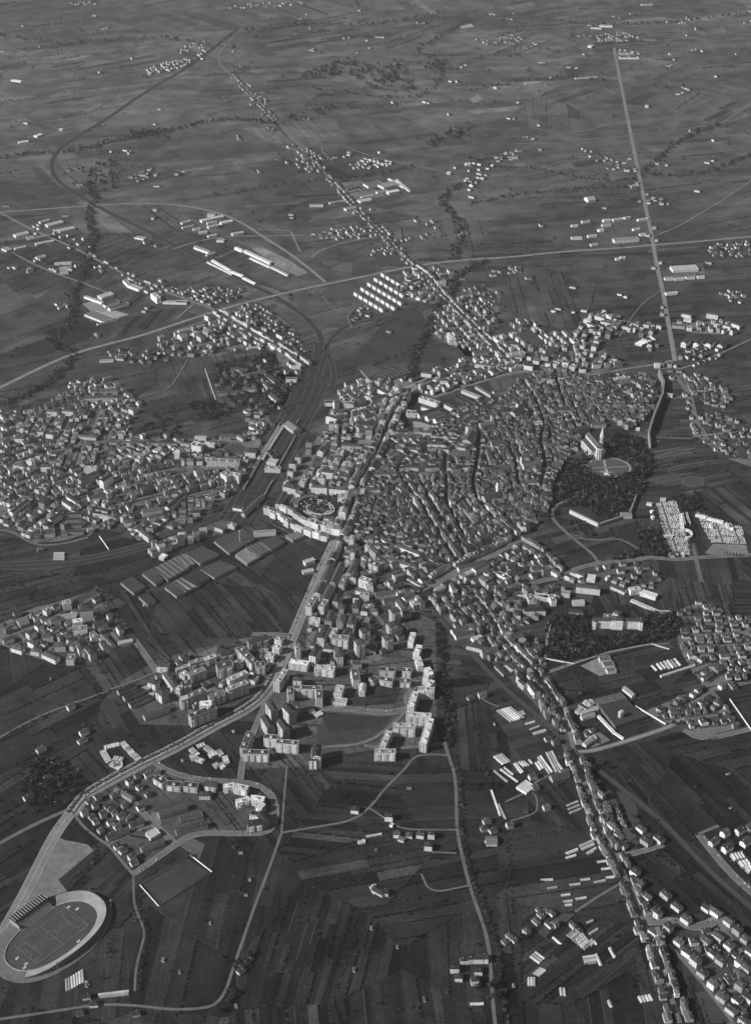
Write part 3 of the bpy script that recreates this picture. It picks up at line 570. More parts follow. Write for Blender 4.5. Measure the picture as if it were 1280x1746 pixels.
bars(300, 340, 3.765, """160 135 300 105 18 7 flat white white;200 150 260 140 14 7 flat white light;200 95 250 95 16 8;285 150 360 135 16 7 flat white white;205 175 275 160 14 7;35 150 90 135 12 6;40 180 110 165 8 5;110 190 155 185 14 6;150 210 200 205 14 6;205 235 260 225 12 6;
360 220 430 208 16 7;262 258 310 260 16 7;125 300 220 335 16 8 gable white light;195 355 250 340 8 6;380 305 428 325 8 9 flat white white;440 325 610 405 10 8 flat white white;475 375 605 435 6 4 flat white white;610 430 720 485 8 5 flat white light;232 388 350 455 8 5 flat white white;
200 400 360 480 5 4 flat white light;350 460 430 490 8 5 flat white white;430 500 510 540 8 5 flat white white;455 955 555 940 9 5 flat white white;15 850 180 805 9 5 flat white light;0 655 70 655 16 6""", k='industrial_shed', roof='flat', wt='white', rt='light')
bars(400, 0, 2.977, """665 940 740 925 40 8 flat white greyish;740 945 820 925 40 8 flat white light;775 975 830 965 22 9 flat white white;720 975 770 965 12 6;780 905 860 950 8 5;820 910 890 970 8 5;560 1060 610 1050 18 7;630 1020 690 1010 26 6;380 1040 450 1040 12 6;480 1030 560 1015 10 5;
560 960 620 940 26 3 flat grey greyish;1170 830 1195 828 14 8 flat white white;1075 875 1095 875 14 8 flat white white;640 1000 700 990 10 4""", k='industrial_shed', roof='flat', wt='white', rt='light')
bars(860, 340, 3.048, """565 210 692 200 26 9 flat white light;865 358 998 350 34 9 flat white white;510 108 545 104 14 7;505 132 550 128 14 7;560 105 610 98 14 7;620 95 650 90 12 7;485 158 512 155 16 7;345 135 380 132 10 6;400 115 440 110 12 6;430 190 475 185 12 6;445 235 480 230 14 5;
690 105 740 98 12 6;830 410 870 408 16 6;880 412 930 408 12 6;940 405 985 402 12 6;835 488 895 482 14 6;575 308 598 306 12 6;600 300 625 298 12 6;665 155 700 150 12 6;700 180 730 178 14 7;1000 402 1035 400 12 6;345 200 400 198 18 4""", k='industrial_shed', roof='flat', wt='white', rt='light')
bars(800, 0, 2.667, """530 905 565 900 30 9 gable white light;730 845 765 840 18 8;480 355 580 348 10 5;590 115 650 118 22 6;550 125 600 128 14 5;780 20 830 18 20 6;680 245 740 243 10 6;680 262 770 262 10 6;800 480 812 480 20 8 flat white white;545 210 555 205 20 8 flat white white;250 378 320 372 10 4;760 178 850 180 26 3 flat grey greyish""", k='industrial_shed', roof='flat', wt='white', rt='light')
bars(0, 0, 2.977, """95 722 145 715 16 6;180 690 210 680 20 6;300 655 320 655 14 6;60 405 110 412 14 5""", k='industrial_shed', roof='flat', wt='white', rt='white')
# ---------------------------------------------------------------- sawtooth works: quads with rows of small ridges
def bil(Q, u, v):
    a, b, c, d = Q
    return (a[0]*(1-u)*(1-v) + b[0]*u*(1-v) + c[0]*u*v + d[0]*(1-u)*v, a[1]*(1-u)*(1-v) + b[1]*u*(1-v) + c[1]*u*v + d[1]*(1-u)*v)
def sawtooth(Q, n, H, rise, look, light='light', dark='dark', name='factory_shed', base='grey'):
    """Q: four plan corners; ridges run from side a-b to side d-c, n of them counted along a-b"""
    if area(Q) < 0: Q = [Q[1], Q[0], Q[3], Q[2]]
    block(Q); cx, cy = cen(Q); e = empty(name, cx, cy); q = [(p[0] - cx, p[1] - cy) for p in Q]
    w_ = MB(); r_ = MB(); g_ = MB(); mw, ml, md = wallm(base, 2), roofm(light), roofm(dark)
    w_.prism(q, 0, H, mw, mw, cap=False)
    for i in range(n):
        u0, u1 = i / n, (i + 1) / n; um = u0 + (u1 - u0) * .72
        a, b, c = bil(q, u0, 0), bil(q, um, 0), bil(q, u1, 0); A, B_, C_ = bil(q, u0, 1), bil(q, um, 1), bil(q, u1, 1)
        r_.face([(*a, H), (*b, H + rise), (*B_, H + rise), (*A, H)], ml)
        g_.face([(*b, H + rise), (*c, H), (*C_, H), (*B_, H + rise)], md)
        w_.face([(*a, H), (*c, H), (*b, H + rise)], mw); w_.face([(*A, H), (*B_, H + rise), (*C_, H)], mw)
    w_.build('wall', e); r_.build('roof', e); g_.build('skylight', e)
    reg(e, look, 'factory shed', 'sheds of the works', cx, cy)
def QZ(s, o, k, h): return Gs(s, o, k, h)
fo_ = (180, 880); fk = 4.571
for s, n, lo in (("118,515 210,470 318,545 222,602", 7, 'grey ribbed'), ("285,445 375,402 455,490 392,532", 4, 'pale striped'), ("375,405 540,322 652,402 485,495", 5, 'long-ridged grey'),
        ("540,320 618,292 700,372 612,402", 2, 'grey low'), ("622,290 760,230 892,298 738,370", 8, 'closely ribbed grey'), ("845,192 1040,110 1165,175 965,290", 10, 'large closely ribbed'),
        ("460,550 532,512 622,600 555,625", 3, 'dark low'), ("530,508 600,480 716,548 626,588", 2, 'broad dark'), ("598,482 660,447 745,520 718,550", 4, 'narrow ribbed'), ("660,446 738,418 812,482 738,520", 5, 'dark skylit'),
        ("742,414 900,345 1026,395 850,480", 9, 'finely ribbed'), ("1010,302 1084,255 1216,310 1104,372", 8, 'bright skylit'), ("1088,242 1200,202 1282,268 1184,318", 4, 'plain dark'), ("1205,200 1330,150 1400,200 1290,264", 8, 'dark glazed'),
        ("258,625 330,598 400,655 330,690", 4, 'small ribbed'), ("1400,150 1500,115 1560,150 1460,190", 5, 'small bright')):
    sawtooth(QZ(s, fo_, fk, 7), n, 6.0, 3.2, lo + ' factory shed', 'shed', 'dark' if 'bright' not in lo else 'greyish')
eo = (900, 880)
sawtooth(QZ("375,1052 530,1010 565,1045 405,1085", eo, 3.368, 8), 12, 7, 2, 'bright ribbed front bay of the sawtooth works', 'white', 'dark')
sawtooth(QZ("408,1086 568,1046 605,1085 440,1130", eo, 3.368, 8), 13, 7, 2, 'dark sawtooth works bay', 'brown', 'dark', base='dark')
sawtooth(QZ("442,1131 607,1086 632,1112 468,1165", eo, 3.368, 8), 13, 7, 2, 'dark sawtooth works bay', 'brown', 'dark', base='dark')
sawtooth(QZ("470,1166 634,1113 690,1145 500,1205", eo, 3.368, 8), 13, 7, 2, 'dark sawtooth works bay', 'brown', 'dark', base='dark')
sawtooth(QZ("40,100 120,80 210,125 100,165", (600, 600), 3.765, 6), 9, 6, 1.6, 'dark ridged warehouse', 'greyish', 'dark')
sawtooth(QZ("120,170 220,95 290,110 190,190", (600, 600), 3.765, 6), 5, 6, 1.6, 'dark ridged warehouse', 'greyish', 'dark')
sawtooth(QZ("200,150 330,100 382,130 250,170", (600, 600), 3.765, 6), 5, 6, 1.6, 'dark ridged warehouse', 'greyish', 'dark')
sawtooth(QZ("60,705 130,672 200,735 150,770", (860, 340), 3.048, 6), 5, 6, 1.6, 'pale ribbed garage roof', 'greyish', 'dark')
def lathe(mb, cx, cy, prof, m, n=20, ell=1.0, a=0):
    for (r0, z0), (r1, z1) in zip(prof[:-1], prof[1:]):
        for i in range(n):
            t0, t1 = 2 * math.pi * i / n, 2 * math.pi * (i + 1) / n
            P = [(cx + r * math.cos(t), cy + r * math.sin(t), z) for r, z, t in ((r0, z0, t0), (r0, z0, t1), (r1, z1, t1), (r1, z1, t0))]
            if r1 < 1e-6: P = P[:3]
            elif r0 < 1e-6: P = [P[0], P[2], P[3]]
            mb.face(P, m)
for i, (x, y) in enumerate(((524, 1172), (533, 1168))):
    p = G(900 + x / 3.368, 880 + y / 3.368); m = MB(); lathe(m, 0, 0, [(4.2, 0), (4.2, 20), (2.5, 22.5), (0, 23)], simple('silo_concrete', .45, .2, .2), 16)
    o = m.build('silo'); o.location = (p[0], p[1], 0); reg(o, 'round pale concrete silo', 'silo', 'silos beside the works', p[0], p[1])
def chimney(x, y, h=34):
    p = G(x, y); e = empty('factory_chimney', p[0], p[1]); m = MB(); lathe(m, 0, 0, [(1.9, 0), (1.3, h)], simple('chimney_brick', .3, .3, .3), 14); m.build('shaft', e)
    m = MB(); lathe(m, 0, 0, [(1.7, h - 1.5), (1.7, h), (1.0, h + .1), (0, h + .1)], simple('chimney_cap', .5, .2, .3), 14); m.build('cap', e)
    reg(e, 'slender tall brick chimney', 'chimney', None, p[0], p[1])
chimney(180 + 1050 / 4.571, 880 + 212 / 4.571); chimney(800, 738, 26)
# ---------------------------------------------------------------- stadium
SX, SY, SA = -523.2, 1649.5, math.radians(49.484)
def S2(u, v): c, s = math.cos(SA), math.sin(SA); return (SX + c * u - s * v, SY + s * u + c * v)
def oval(ru, rv, n=64, p=2.25):
    out = []
    for i in range(n):
        t = 2 * math.pi * i / n; c, s = math.cos(t), math.sin(t)
        out.append((ru * abs(c) ** (2 / p) * (1 if c >= 0 else -1), rv * abs(s) ** (2 / p) * (1 if s >= 0 else -1)))
    return out
block([S2(u, v) for u, v in oval(108, 76)])
pts = [S2(u, v) for u, v in oval(106, 72)]
m = MB(); m.face([(p[0], p[1], 0.9) for p in pts], simple('beaten_earth', .13, .4, .03, .2)); struct(m.build('stadium_ground'))
m = MB(); m.face([(*S2(u, v), 1.3) for u, v in oval(83, 48)], simple('running_track', .06, .4, .05, .3)); struct(m.build('running_track'))
m = MB(); m.face([(*S2(u, v), 1.6) for u, v in ((-56, -32.5), (56, -32.5), (56, 32.5), (-56, 32.5))], simple('pitch_grass', .06, .5, .05, .25)); struct(m.build('football_pitch'))
m = MB(); ml = simple('chalk_line', .17, .2, .3)
def pl(u0, v0, u1, v1, w=.8):
    a, b = S2(u0, v0), S2(u1, v1); L = math.hypot(b[0] - a[0], b[1] - a[1])
    m.face([(x, y, 1.9) for x, y in rect((a[0] + b[0]) / 2, (a[1] + b[1]) / 2, math.atan2(b[1] - a[1], b[0] - a[0]), L, w)], ml)
for s in (1, -1):
    pl(-52.5, s * 29, 52.5, s * 29); pl(s * 52.5, -29, s * 52.5, 29)
    for d, h_ in ((16.5, 20), (5.5, 9.2)):
        pl(s * (52.5 - d), -h_, s * (52.5 - d), h_); pl(s * 52.5, -h_, s * (52.5 - d), -h_); pl(s * 52.5, h_, s * (52.5 - d), h_)
pl(0, -29, 0, 29)
for i in range(28):
    t0, t1 = 2 * math.pi * i / 28, 2 * math.pi * (i + 1) / 28; pl(9.15 * math.cos(t0), 9.15 * math.sin(t0), 9.15 * math.cos(t1), 9.15 * math.sin(t1))
for sx in (1, -1):
    for i in range(8):
        t0, t1 = math.radians(-53 + i * 13.2), math.radians(-53 + (i + 1) * 13.2); pl(sx * (41.5 - 9.15 * math.cos(t0)), 9.15 * math.sin(t0), sx * (41.5 - 9.15 * math.cos(t1)), 9.15 * math.sin(t1))
struct(m.build('pitch_marking'))
st = empty('football_stadium', SX, SY, 0, SA); reg(st, 'oval football stadium with terraced stand round a pitch', 'stadium', None, SX, SY, 'oval football stadium with pale terraces curving round a running track and pitch')
m = MB(); mcon = simple('terrace_concrete', .33, .45, .06, .4); mdk = simple('terrace_rear', .16, .3, .06)
inn, out = oval(84, 49, 96), oval(99, 62, 96); STEPS = 6
for i in range(96):
    j = (i + 1) % 96; um = (inn[i][0] + inn[j][0]) / 2; vm = (inn[i][1] + inn[j][1]) / 2
    if um < -70 or (vm > 30 and um < 45): continue
    hgt = 8.5 * min(1.0, max(.15, (um + 82) / 60)) if vm < 0 else 8.5
    for k in range(STEPS):
        f0, f1 = k / STEPS, (k + 1) / STEPS
        L = lambda P, Q, f: (P[0] + (Q[0] - P[0]) * f, P[1] + (Q[1] - P[1]) * f)
        a, b, c, d = L(inn[i], out[i], f0), L(inn[j], out[j], f0), L(inn[j], out[j], f1), L(inn[i], out[i], f1)
        z0, z1 = 1.6 + hgt * f0, 1.6 + hgt * (k + 1) / STEPS
        m.face([(*a, z1), (*b, z1), (*c, z1), (*d, z1)][::-1], mcon); m.wallq(a, b, z0, z1, mcon)
    m.wallq(out[i], out[j], 0, 1.6 + hgt + 1.2, mdk)
m.build('terrace', st)
m = MB()
for i in range(96):
    j = (i + 1) % 96; a, b = oval(83, 48, 96)[i], oval(83, 48, 96)[j]
    c, d = oval(83.8, 48.8, 96)[j], oval(83.8, 48.8, 96)[i]
    m.prism([a, b, c, d], 1.2, 2.8, mcon, simple('white_wall', .4, .1, .3))
m.build('perimeter_wall', st)
gs = empty('grandstand', *S2(7, 58), 0, SA); reg(gs, 'long covered grandstand with a ribbed dark roof', 'grandstand', None, *S2(7, 58))
m = MB()
for k in range(7):
    m.box(0, -14 + k * 2.6, 0, 66, 2.6, 0, 2 + k * 1.4, mdk, mdk)
m.build('seating_tier', gs)
m = MB(); mr = roofm('dark')
m.face([(-34, 0, 12), (34, 0, 12), (34, 15, 14.5), (-34, 15, 14.5)], mr); m.face([(-34, 0, 11.6), (-34, 15, 14.1), (34, 15, 14.1), (34, 0, 11.6)], mr)
for i in range(14): m.prism(rect(-32.5 + i * 5, 7.5, 0, .9, 15), 14.0, 15.2, simple('rib_concrete', .3, .2, .2), simple('rib_concrete', .3, .2, .2))
m.wallq((34, 15), (-34, 15), 0, 14.5, wallm('dark', 2)); m.wallq((-34, 15), (-34, -10), 0, 11, wallm('grey', 2)); m.build('roof', gs)
for i, (u, v) in enumerate(((-104, 10), (100, -30), (60, 60), (-40, -66))):
    x, y = S2(u, v); e = empty('floodlight', x, y); m = MB(); lathe(m, 0, 0, [(.5, 0), (.3, 20)], mcon, 8); m.build('pole', e); m = MB(); m.box(0, 0, .3, 4, 1, 19, 22, mcon, bottom=True); m.build('lamp_panel', e)
    reg(e, 'thin floodlight mast', 'floodlight', 'floodlights round the stadium', x, y)
for u, v in ((56, 26), (63, 12), (-66, 4), (-64, -16), (-70, -20), (20, -43)):
    x, y = S2(u, v); m = MB(); m.box(0, 0, SA, 6, 4, 1.3, 2.2, simple('mat_cover', .4, .2, .2)); o = m.build('landing_mat'); o.location = (x, y, 0); reg(o, 'small pale landing mat beside the running track', 'landing mat', 'landing mats', x, y)
# forecourt of bare earth beside the stadium, and other patches of bare ground
def patch(name, s, tone, z=.12, o=(0, 0), k=1.0, amp=.5, blk=False):
    P = Gs(s, o, k)
    if area(P) < 0: P = P[::-1]
    me = MB(); m_ = simple('soil_%s_%d' % (name, int(tone * 1000)), tone, amp, .012, .09)
    tri = tessellate_polygon([[Vector((p[0], p[1], 0)) for p in P]])
    for t in tri:
        q = [P[i] for i in t]
        if area(q) < 0: q = q[::-1]
        me.face([(p[0], p[1], z) for p in q], m_)
    struct(me.build(name))
    if blk: block(P)
    return P
patch('bare_ground', '95,1425 110,1432 150,1440 160,1450 130,1475 100,1500 115,1520 90,1528 60,1535 40,1548 20,1565 45,1510 70,1465', .16, blk=True)
patch('beaten_field', '240,1505 318,1462 355,1488 278,1540', .045, .14, blk=True)
patch('car_park', '303,1440 320,1425 350,1440 340,1465', .09, .15); patch('car_park', '545,1450 545,1451 546,1451', .09, .15)
patch('square', '258,1385 272,1385 276,1405 258,1412', .17, .16)
patch('building_yard', '540,1240 560,1225 640,1230 660,1215 670,1220 645,1262 600,1275 545,1275', .045, .14, blk=True)
patch('estate_ground', '470,1150 520,1050 560,985 640,1020 700,1040 742,1060 744,1200 745,1272 640,1278 560,1290 520,1308 405,1312 430,1240 455,1195', .075, .05, amp=.8)
patch('estate_ground', '195,1168 270,1125 340,1105 430,1085 480,1105 470,1140 440,1180 340,1238 240,1235', .065, .05, amp=.8); patch('estate_ground', '160,1350 265,1302 330,1330 462,1350 466,1415 330,1420 225,1485 190,1440', .06, .05, amp=.8)
patch('rough_grass', '545,1213 640,1222 670,1222 645,1240 560,1248', .03, .15); patch('rough_grass', '610,1170 690,1165 672,1200 600,1205', .03, .15)
patch('yard', '710,790 780,740 950,790 800,830', .1, .2, (300,600), 3.765)
patch('yard', '388,445 440,450 530,480 480,520 400,515', .26, .2, (600,600), 3.765, blk=True)
patch('yard', '230,200 330,150 385,170 380,210 300,240', .13, .2, (600,600), 3.765)
patch('square', '300,240 400,200 420,230 330,300', .22, .22, (600,600), 3.765)
patch('lorry_park', '480,310 560,310 690,370 850,470 780,495 700,460 640,430 610,400', .2, .2, (300,340), 3.765, amp=.9, blk=True)
patch('works_yard', '575,725 700,775 830,740 700,700', .3, .1, (0,340), 3.765)
patch('works_yard', '530,670 620,650 690,700 600,730', .22, .11, (0,340), 3.765)
patch('works_yard', '810,370 860,350 1030,330 1040,405 830,415', .1, .12, (860,340), 3.048, amp=.8)
patch('works_yard', '490,120 730,100 750,180 600,200 500,240', .085, .12, (860,340), 3.048, amp=.9)
patch('works_yard', '540,930 640,915 760,990 620,1030', .13, .12, (400,0), 2.977, amp=.9)
patch('works_yard', '300,860 400,815 470,810 515,885 410,920', .2, .12, (900,880), 3.368, blk=True)
patch('pale_field', '1010,215 1060,160 1250,165 1268,228 1060,222', .17, .12, (900,880), 3.368, blk=True)
patch('pale_field', '245,490 330,455 410,450 350,480 270,500', .14, .12, (0,0), 2.977)
patch('pale_field', '340,735 430,705 600,690 720,720 640,730 480,740', .09, .12, (0,0), 2.977)
patch('pale_field', '315,355 430,343 445,352 330,368', .14, .12, (400,0), 2.977); patch('pale_field', '378,206 470,198 472,206 390,215', .13, .12, (400,0), 2.977)
patch('pale_field', '1030,345 1060,330 1230,312 1235,320 1080,350', .1, .12, (800,0), 2.667); patch('quarry', '850,470 920,430 990,430 1020,470 980,520 900,520', .1, .12, (800,0), 2.667, amp=.9)
patch('quarry', '1060,670 1080,650 1190,660 1180,690', .1, .12, (800,0), 2.667, amp=.9); patch('quarry', '1130,135 1200,120 1215,135 1150,145', .35, .12, (400,0), 2.977)
patch('quarry', '0,450 40,430 60,450 20,470', .2, .12, (800,0), 2.667); patch('quarry', '460,820 560,800 760,800 560,830', .11, .12, (800,0), 2.667, amp=.8)
patch('public_garden', '930,400 1000,390 1130,410 1130,470 1000,450', .1, .12, (300,340), 3.765)
patch('pale_field', '190,240 380,225 395,300 200,320', .055, .12, (600,380), 4.267); patch('rough_ground', '300,640 480,600 690,1040 420,1000 150,1060 0,1000', .04, .1, (600,380), 4.267, amp=.7)
# ---------------------------------------------------------------- cathedral on its hill
cx, cy = G(1010, 771); ca = math.radians(107)
add('x', cx, cy, ca, 62, 34, 1); B.pop()
e = empty('cathedral', cx, cy, 0, ca); e['label'] = 'large pale cathedral with tiered gabled roofs above the wooded park'; e['category'] = 'cathedral'; e.scale = (1.12, 1.12, 1.3)
wp, rd = wallm('cream', 2), roofm('tile'); stone = simple('pale_stone', .62, .2, .1, rnd=0)
m = MB(); m.box(0, 0, 0, 58, 14, 0, 27, stone); m.build('nave', e)
m = MB(); m.face([(-30, -8, 27), (30, -8, 27), (30, 0, 32), (-30, 0, 32)], rd); m.face([(30, 8, 27), (-30, 8, 27), (-30, 0, 32), (30, 0, 32)], rd)
m.face([(30, -7, 27), (30, 7, 27), (30, 0, 31.6)], stone); m.face([(-30, 7, 27), (-30, -7, 27), (-30, 0, 31.6)], stone); m.build('nave_roof', e)
for s in (1, -1):
    m = MB(); m.box(0, s * 11.5, 0, 54, 9, 0, 17, stone); m.build('aisle', e)
    m = MB(); P = [(-28, s * 7.05, 21), (28, s * 7.05, 21), (28, s * 16.6, 17), (-28, s * 16.6, 17)]; m.face(P if s < 0 else P[::-1], rd); m.build('aisle_roof', e)
    for i in range(6):
        m = MB(); m.box(-25 + i * 10, s * 17.2, 0, 1.8, 2.6, 0, 16, stone); m.build('buttress', e)
m = MB(); P = [(-29, -7)] + [(-29 - 9 * math.sin(math.pi * k / 6), -7 * math.cos(math.pi * k / 6)) for k in range(1, 6)] + [(-29, 7)]; m.prism(P[::-1], 0, 25, stone, rd); m.build('apse', e)
for k in range(1, 6):
    t = math.pi * k / 6; m = MB(); m.box(-30 - 9.5 * math.sin(t), -8 * math.cos(t), 0, 1.6, 1.6, 0, 24, stone); m.build('buttress', e)
tx, ty = G(1023, 774); e = empty('bell_tower', tx, ty, 0, ca); e['label'] = 'slender stone bell tower with a pointed spire beside the cathedral'; e['category'] = 'bell tower'; e.scale = (1.05, 1.05, 1.28)
m = MB(); m.prism([(5 * math.cos(t), 5 * math.sin(t)) for t in [math.pi / 3 * k for k in range(6)]], 0, 40, stone, stone)
for k in range(6):
    t = math.pi / 3 * (k + .5); m.box(4.5 * math.cos(t), 4.5 * math.sin(t), t, .5, 1.6, 30, 37, simple('belfry_opening', .03, .1, .5), bottom=True)
m.build('shaft', e); m = MB(); lathe(m, 0, 0, [(5.6, 40), (5.6, 42), (4.4, 42.01), (3.6, 47), (0, 62)], stone, 6); m.build('spire', e)
def church(px, py, a, L, W, H, tx, ty, th, label):
    x, y = G(px, py, H); e = empty('church', x, y, 0, a); block(rect(x, y, a, L + 4, W + 4)); e['label'] = label; e['category'] = 'church'
    m = MB(); m.box(0, 0, 0, L, W, 0, H, wallm('cream', 2)); m.face([(L/2, -W/2, H), (L/2, W/2, H), (L/2, 0, H + W * .28)], wallm('cream', 2)); m.face([(-L/2, W/2, H), (-L/2, -W/2, H), (-L/2, 0, H + W * .28)], wallm('cream', 2)); m.build('wall', e)
    m = MB(); h = H + W * .3; o = .6
    m.face([(-L/2-o, -W/2-o, H - .1), (L/2+o, -W/2-o, H - .1), (L/2+o, 0, h), (-L/2-o, 0, h)], rd); m.face([(L/2+o, W/2+o, H - .1), (-L/2-o, W/2+o, H - .1), (-L/2-o, 0, h), (L/2+o, 0, h)], rd); m.build('roof', e)
    if th:
        m = MB(); m.box(tx, ty, 0, 7, 7, 0, th, stone); m.build('tower', e); m = MB(); q = rect(tx, ty, 0, 7.8, 7.8)
        for i in range(4): m.face([(*q[i], th), (*q[(i + 1) % 4], th), (tx, ty, th + 3)], rd)
        m.build('tower_roof', e)
church(800, 745, 1.2, 52, 24, 19, 22, 14, 36, 'broad brown church with a square bell tower in the old town centre')
church(838, 845, .5, 46, 18, 17, 24, 10, 42, 'brown church with a tall narrow tower amid old town roofs')
church(830, 722, .3, 40, 16, 15, 18, 11, 30, 'small old church with a stubby tower behind the barracks sheds')
church(905, 790, .4, 48, 18, 17, -20, 11, 34, 'old parish church with a blunt tower near the curving upper street')
church(880, 700, .9, 40, 18, 16, 20, 10, 26, 'plain gabled church near the northern old town roofs')
# ---------------------------------------------------------------- Roman amphitheatre
ax, ay = G(541, 868); mruin = simple('ruin_stone', .22, .5, .2, .8)
m = MB(); el = lambda ru, rv, n=40: [(ax + ru * math.cos(2*math.pi*i/n) * .85 - rv * math.sin(2*math.pi*i/n) * -.5, ay + ru * math.cos(2*math.pi*i/n) * -.5 + rv * math.sin(2*math.pi*i/n) * .85) for i in range(n)]
block(el(64, 52)); m.face([(p[0], p[1], .5) for p in el(62, 50)], simple('garden_ground', .03, .5, .05)); struct(m.build('garden_ground'))
m = MB(); m.face([(p[0], p[1], .8) for p in el(26, 19)], simple('arena_grass', .085, .4, .08)); struct(m.build('arena'))
e = empty('amphitheatre', 0, 0); m = MB(); e['label'] = 'ruined oval Roman amphitheatre with a pale curved wall round its arena'; e['category'] = 'amphitheatre'
rings = [(27, 20, 1.5), (34, 26, 3.5), (41, 32, 6)]
for ru, rv, h in rings:
    A, C = el(ru, rv), el(ru + 3, rv + 3)
    for i in range(40):
        if (i * 7) % 11 == 3 or (12 < i < 28 and ru > 27 and i % 3): continue
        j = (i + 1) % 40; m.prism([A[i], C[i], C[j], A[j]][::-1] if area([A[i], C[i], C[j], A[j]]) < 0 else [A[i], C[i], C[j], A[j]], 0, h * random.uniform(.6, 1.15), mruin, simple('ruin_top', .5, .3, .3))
m.build('seating_tier', e)
e.location = (0, 0, 0)
e2 = empty('curved_building', 0, 0); mw_, mr_ = MB(), MB(); A, C = el(48, 40, 40), el(60, 50, 40)
for i in list(range(13, 23)):
    j = i + 1; q = [A[i], A[j], C[j], C[i]]; q = q if area(q) > 0 else q[::-1]
    mw_.prism(q, 0, 9, wallm('cream', 0), rd, cap=False); mr_.prism(q, 9, 10, rd, rd)
mw_.build('wall', e2); mr_.build('roof', e2); e2['label'] = 'curved brown-roofed building hugging the left side of the amphitheatre'; e2['category'] = 'building'
# ---------------------------------------------------------------- round and oval places
def round_place(px, py, r, name, t1, t2, ell=1.0):
    x, y = G(px, py); m = MB(); P = lambda q: [(x + q * math.cos(2*math.pi*i/40) * ell, y + q * math.sin(2*math.pi*i/40)) for i in range(40)]
    m.face([(*p, .45) for p in P(r + (5 if 'oval' in name else 2.5))], mpath if 'oval' in name else mdirt); struct(m.build('round_path')); m = MB(); m.face([(*p, .75) for p in P(r)], simple(name + '_grass', t2, .4, .08)); struct(m.build(name)); block(P(r + 8))
round_place(300 + 375 / 3.765, 600 + 622 / 3.765, 26, 'round_lawn', .2, .055, 1.0)
round_place(1037, 797, 44, 'oval_lawn', .2, .08, 1.15)
round_place(900 + 945 / 3.368, 560 + 880 / 3.368, 22, 'sports_circle', .1, .06, 1.1)
m = MB()
for (a, b, wd) in (((1029, 784), (1033, 806), 6), ((1008, 799), (1068, 796), 2.5), ((1022, 805), (1044, 806), 5)):
    strip(m, [G(*a), G(*b)], wd, 1.1, mpath)
struct(m.build('park_path'))
x, y = G(1034, 809); e = empty('monument', x, y); m = MB(); m.box(0, 0, 0, 14, 10, 0, 1.6, stone); m.box(0, 0, 0, 8, 6, 1.5, 3.4, stone); m.build('plinth', e)
m = MB(); lathe(m, 0, 0, [(2, 3.4), (1.6, 9), (.8, 12), (0, 13)], stone, 8); m.build('figure_group', e); e['label'] = 'white marble monument at the foot of the oval park lawn'; e['category'] = 'monument'
# ---------------------------------------------------------------- town wall, fortress, low walls
def wall_thing(s, h, th, look, name='town_wall', o=(0, 0), k=1.0, tone='cream', z0=0.0):
    P = Gs(s, o, k); m = MB(); A, C = offset(P, th / 2), offset(P, -th / 2); mw = simple('masonry_' + tone, WT[tone], .3, .15, 1.2); mt = simple('wall_walk', .2, .3, .2)
    x, y = P[len(P) // 2]; sh = lambda q: (q[0] - x, q[1] - y)
    for i in range(len(P) - 1):
        q = [sh(C[i]), sh(C[i+1]), sh(A[i+1]), sh(A[i])]; m.prism(q, z0, z0 + h + .01 * i, mw, mt if th > 1.5 else mw)
    ob = m.build(name); ob.location = (x, y, 0); blockline(P, th + 2); reg(ob, look, 'wall', 'walls' if 'town' not in name else None, x, y); return ob
wall_thing('1122,640 1130,660 1128,680 1114,714 1105,744', 19, 5, 'massive old town wall with a pale walkway on top', tone='grey')
wall_thing('1105,744 1107,765', 14, 4, 'broken old town wall with one pale face', tone='cream')
wall_thing('971,875 1019,898', 10, 5, 'tall pale fortress rampart', 'fortress_wall', tone='pale'); wall_thing('1019,898 1072,880', 8, 5, 'dark fortress rampart', 'fortress_wall', tone='grey')
wall_thing('1072,880 1084,848', 9, 4, 'steep fortress curtain rampart', 'fortress_wall', tone='grey')
wall_thing('580,1060 600,1150'.replace('580,1060 600,1150', '1057,882 1076,882'), 9, 16, 'square blunt fortress bastion', 'bastion', tone='cream')
wall_thing('239,1510 271,1546', 2.6, .7, 'bright white wall on the near end of the playing field', 'playing_field_wall', tone='white')
wall_thing('325,1459 362,1488', 2.6, .7, 'bright white wall on the far end of the playing field', 'playing_field_wall', tone='white')
wall_thing('239,1510 325,1459', 2, .6, 'dark long wall on the upper side of the playing field', 'playing_field_wall', tone='dark')
wall_thing('271,1546 362,1488', 2, .6, 'dark long wall on the lower side of the playing field', 'playing_field_wall', tone='dark')
wall_thing('930,1124 978,1133', 3, .8, 'pale boundary wall at the corner of the wooded villa park', 'boundary_wall', tone='white')
wall_thing('932,1150 1035,1113 1110,1099 1140,1108', 3, .8, 'long boundary wall below the wooded villa park', 'boundary_wall', tone='pale')
wall_thing('939,1062 930,1110', 4, .8, 'pale boundary wall left of the wooded villa park', 'boundary_wall', tone='pale')
wall_thing('1082,1205 1134,1236', 3.5, 1.2, 'bright diagonal wall beside the sawtooth works', 'boundary_wall', tone='white')
wall_thing('1018,1220 1050,1251', 3, 1, 'bright yard wall in front of the sawtooth works', 'boundary_wall', tone='white')
wall_thing('1243,1193 1280,1246', 3, 1, 'straight bright wall along the right-hand villas', 'boundary_wall', tone='white')
wall_thing('170,915 186,938', 3, 1, 'pale wall at the end of the dark ploughed plot', 'boundary_wall', tone='white')
wall_thing('1181,745 1235,739', 2.5, .8, 'low wall behind the nursery frames', 'boundary_wall', tone='pale')
wall_thing('350,630 368,682', 2.5, 1, 'thin pale wall across the western fields', 'boundary_wall', tone='white')
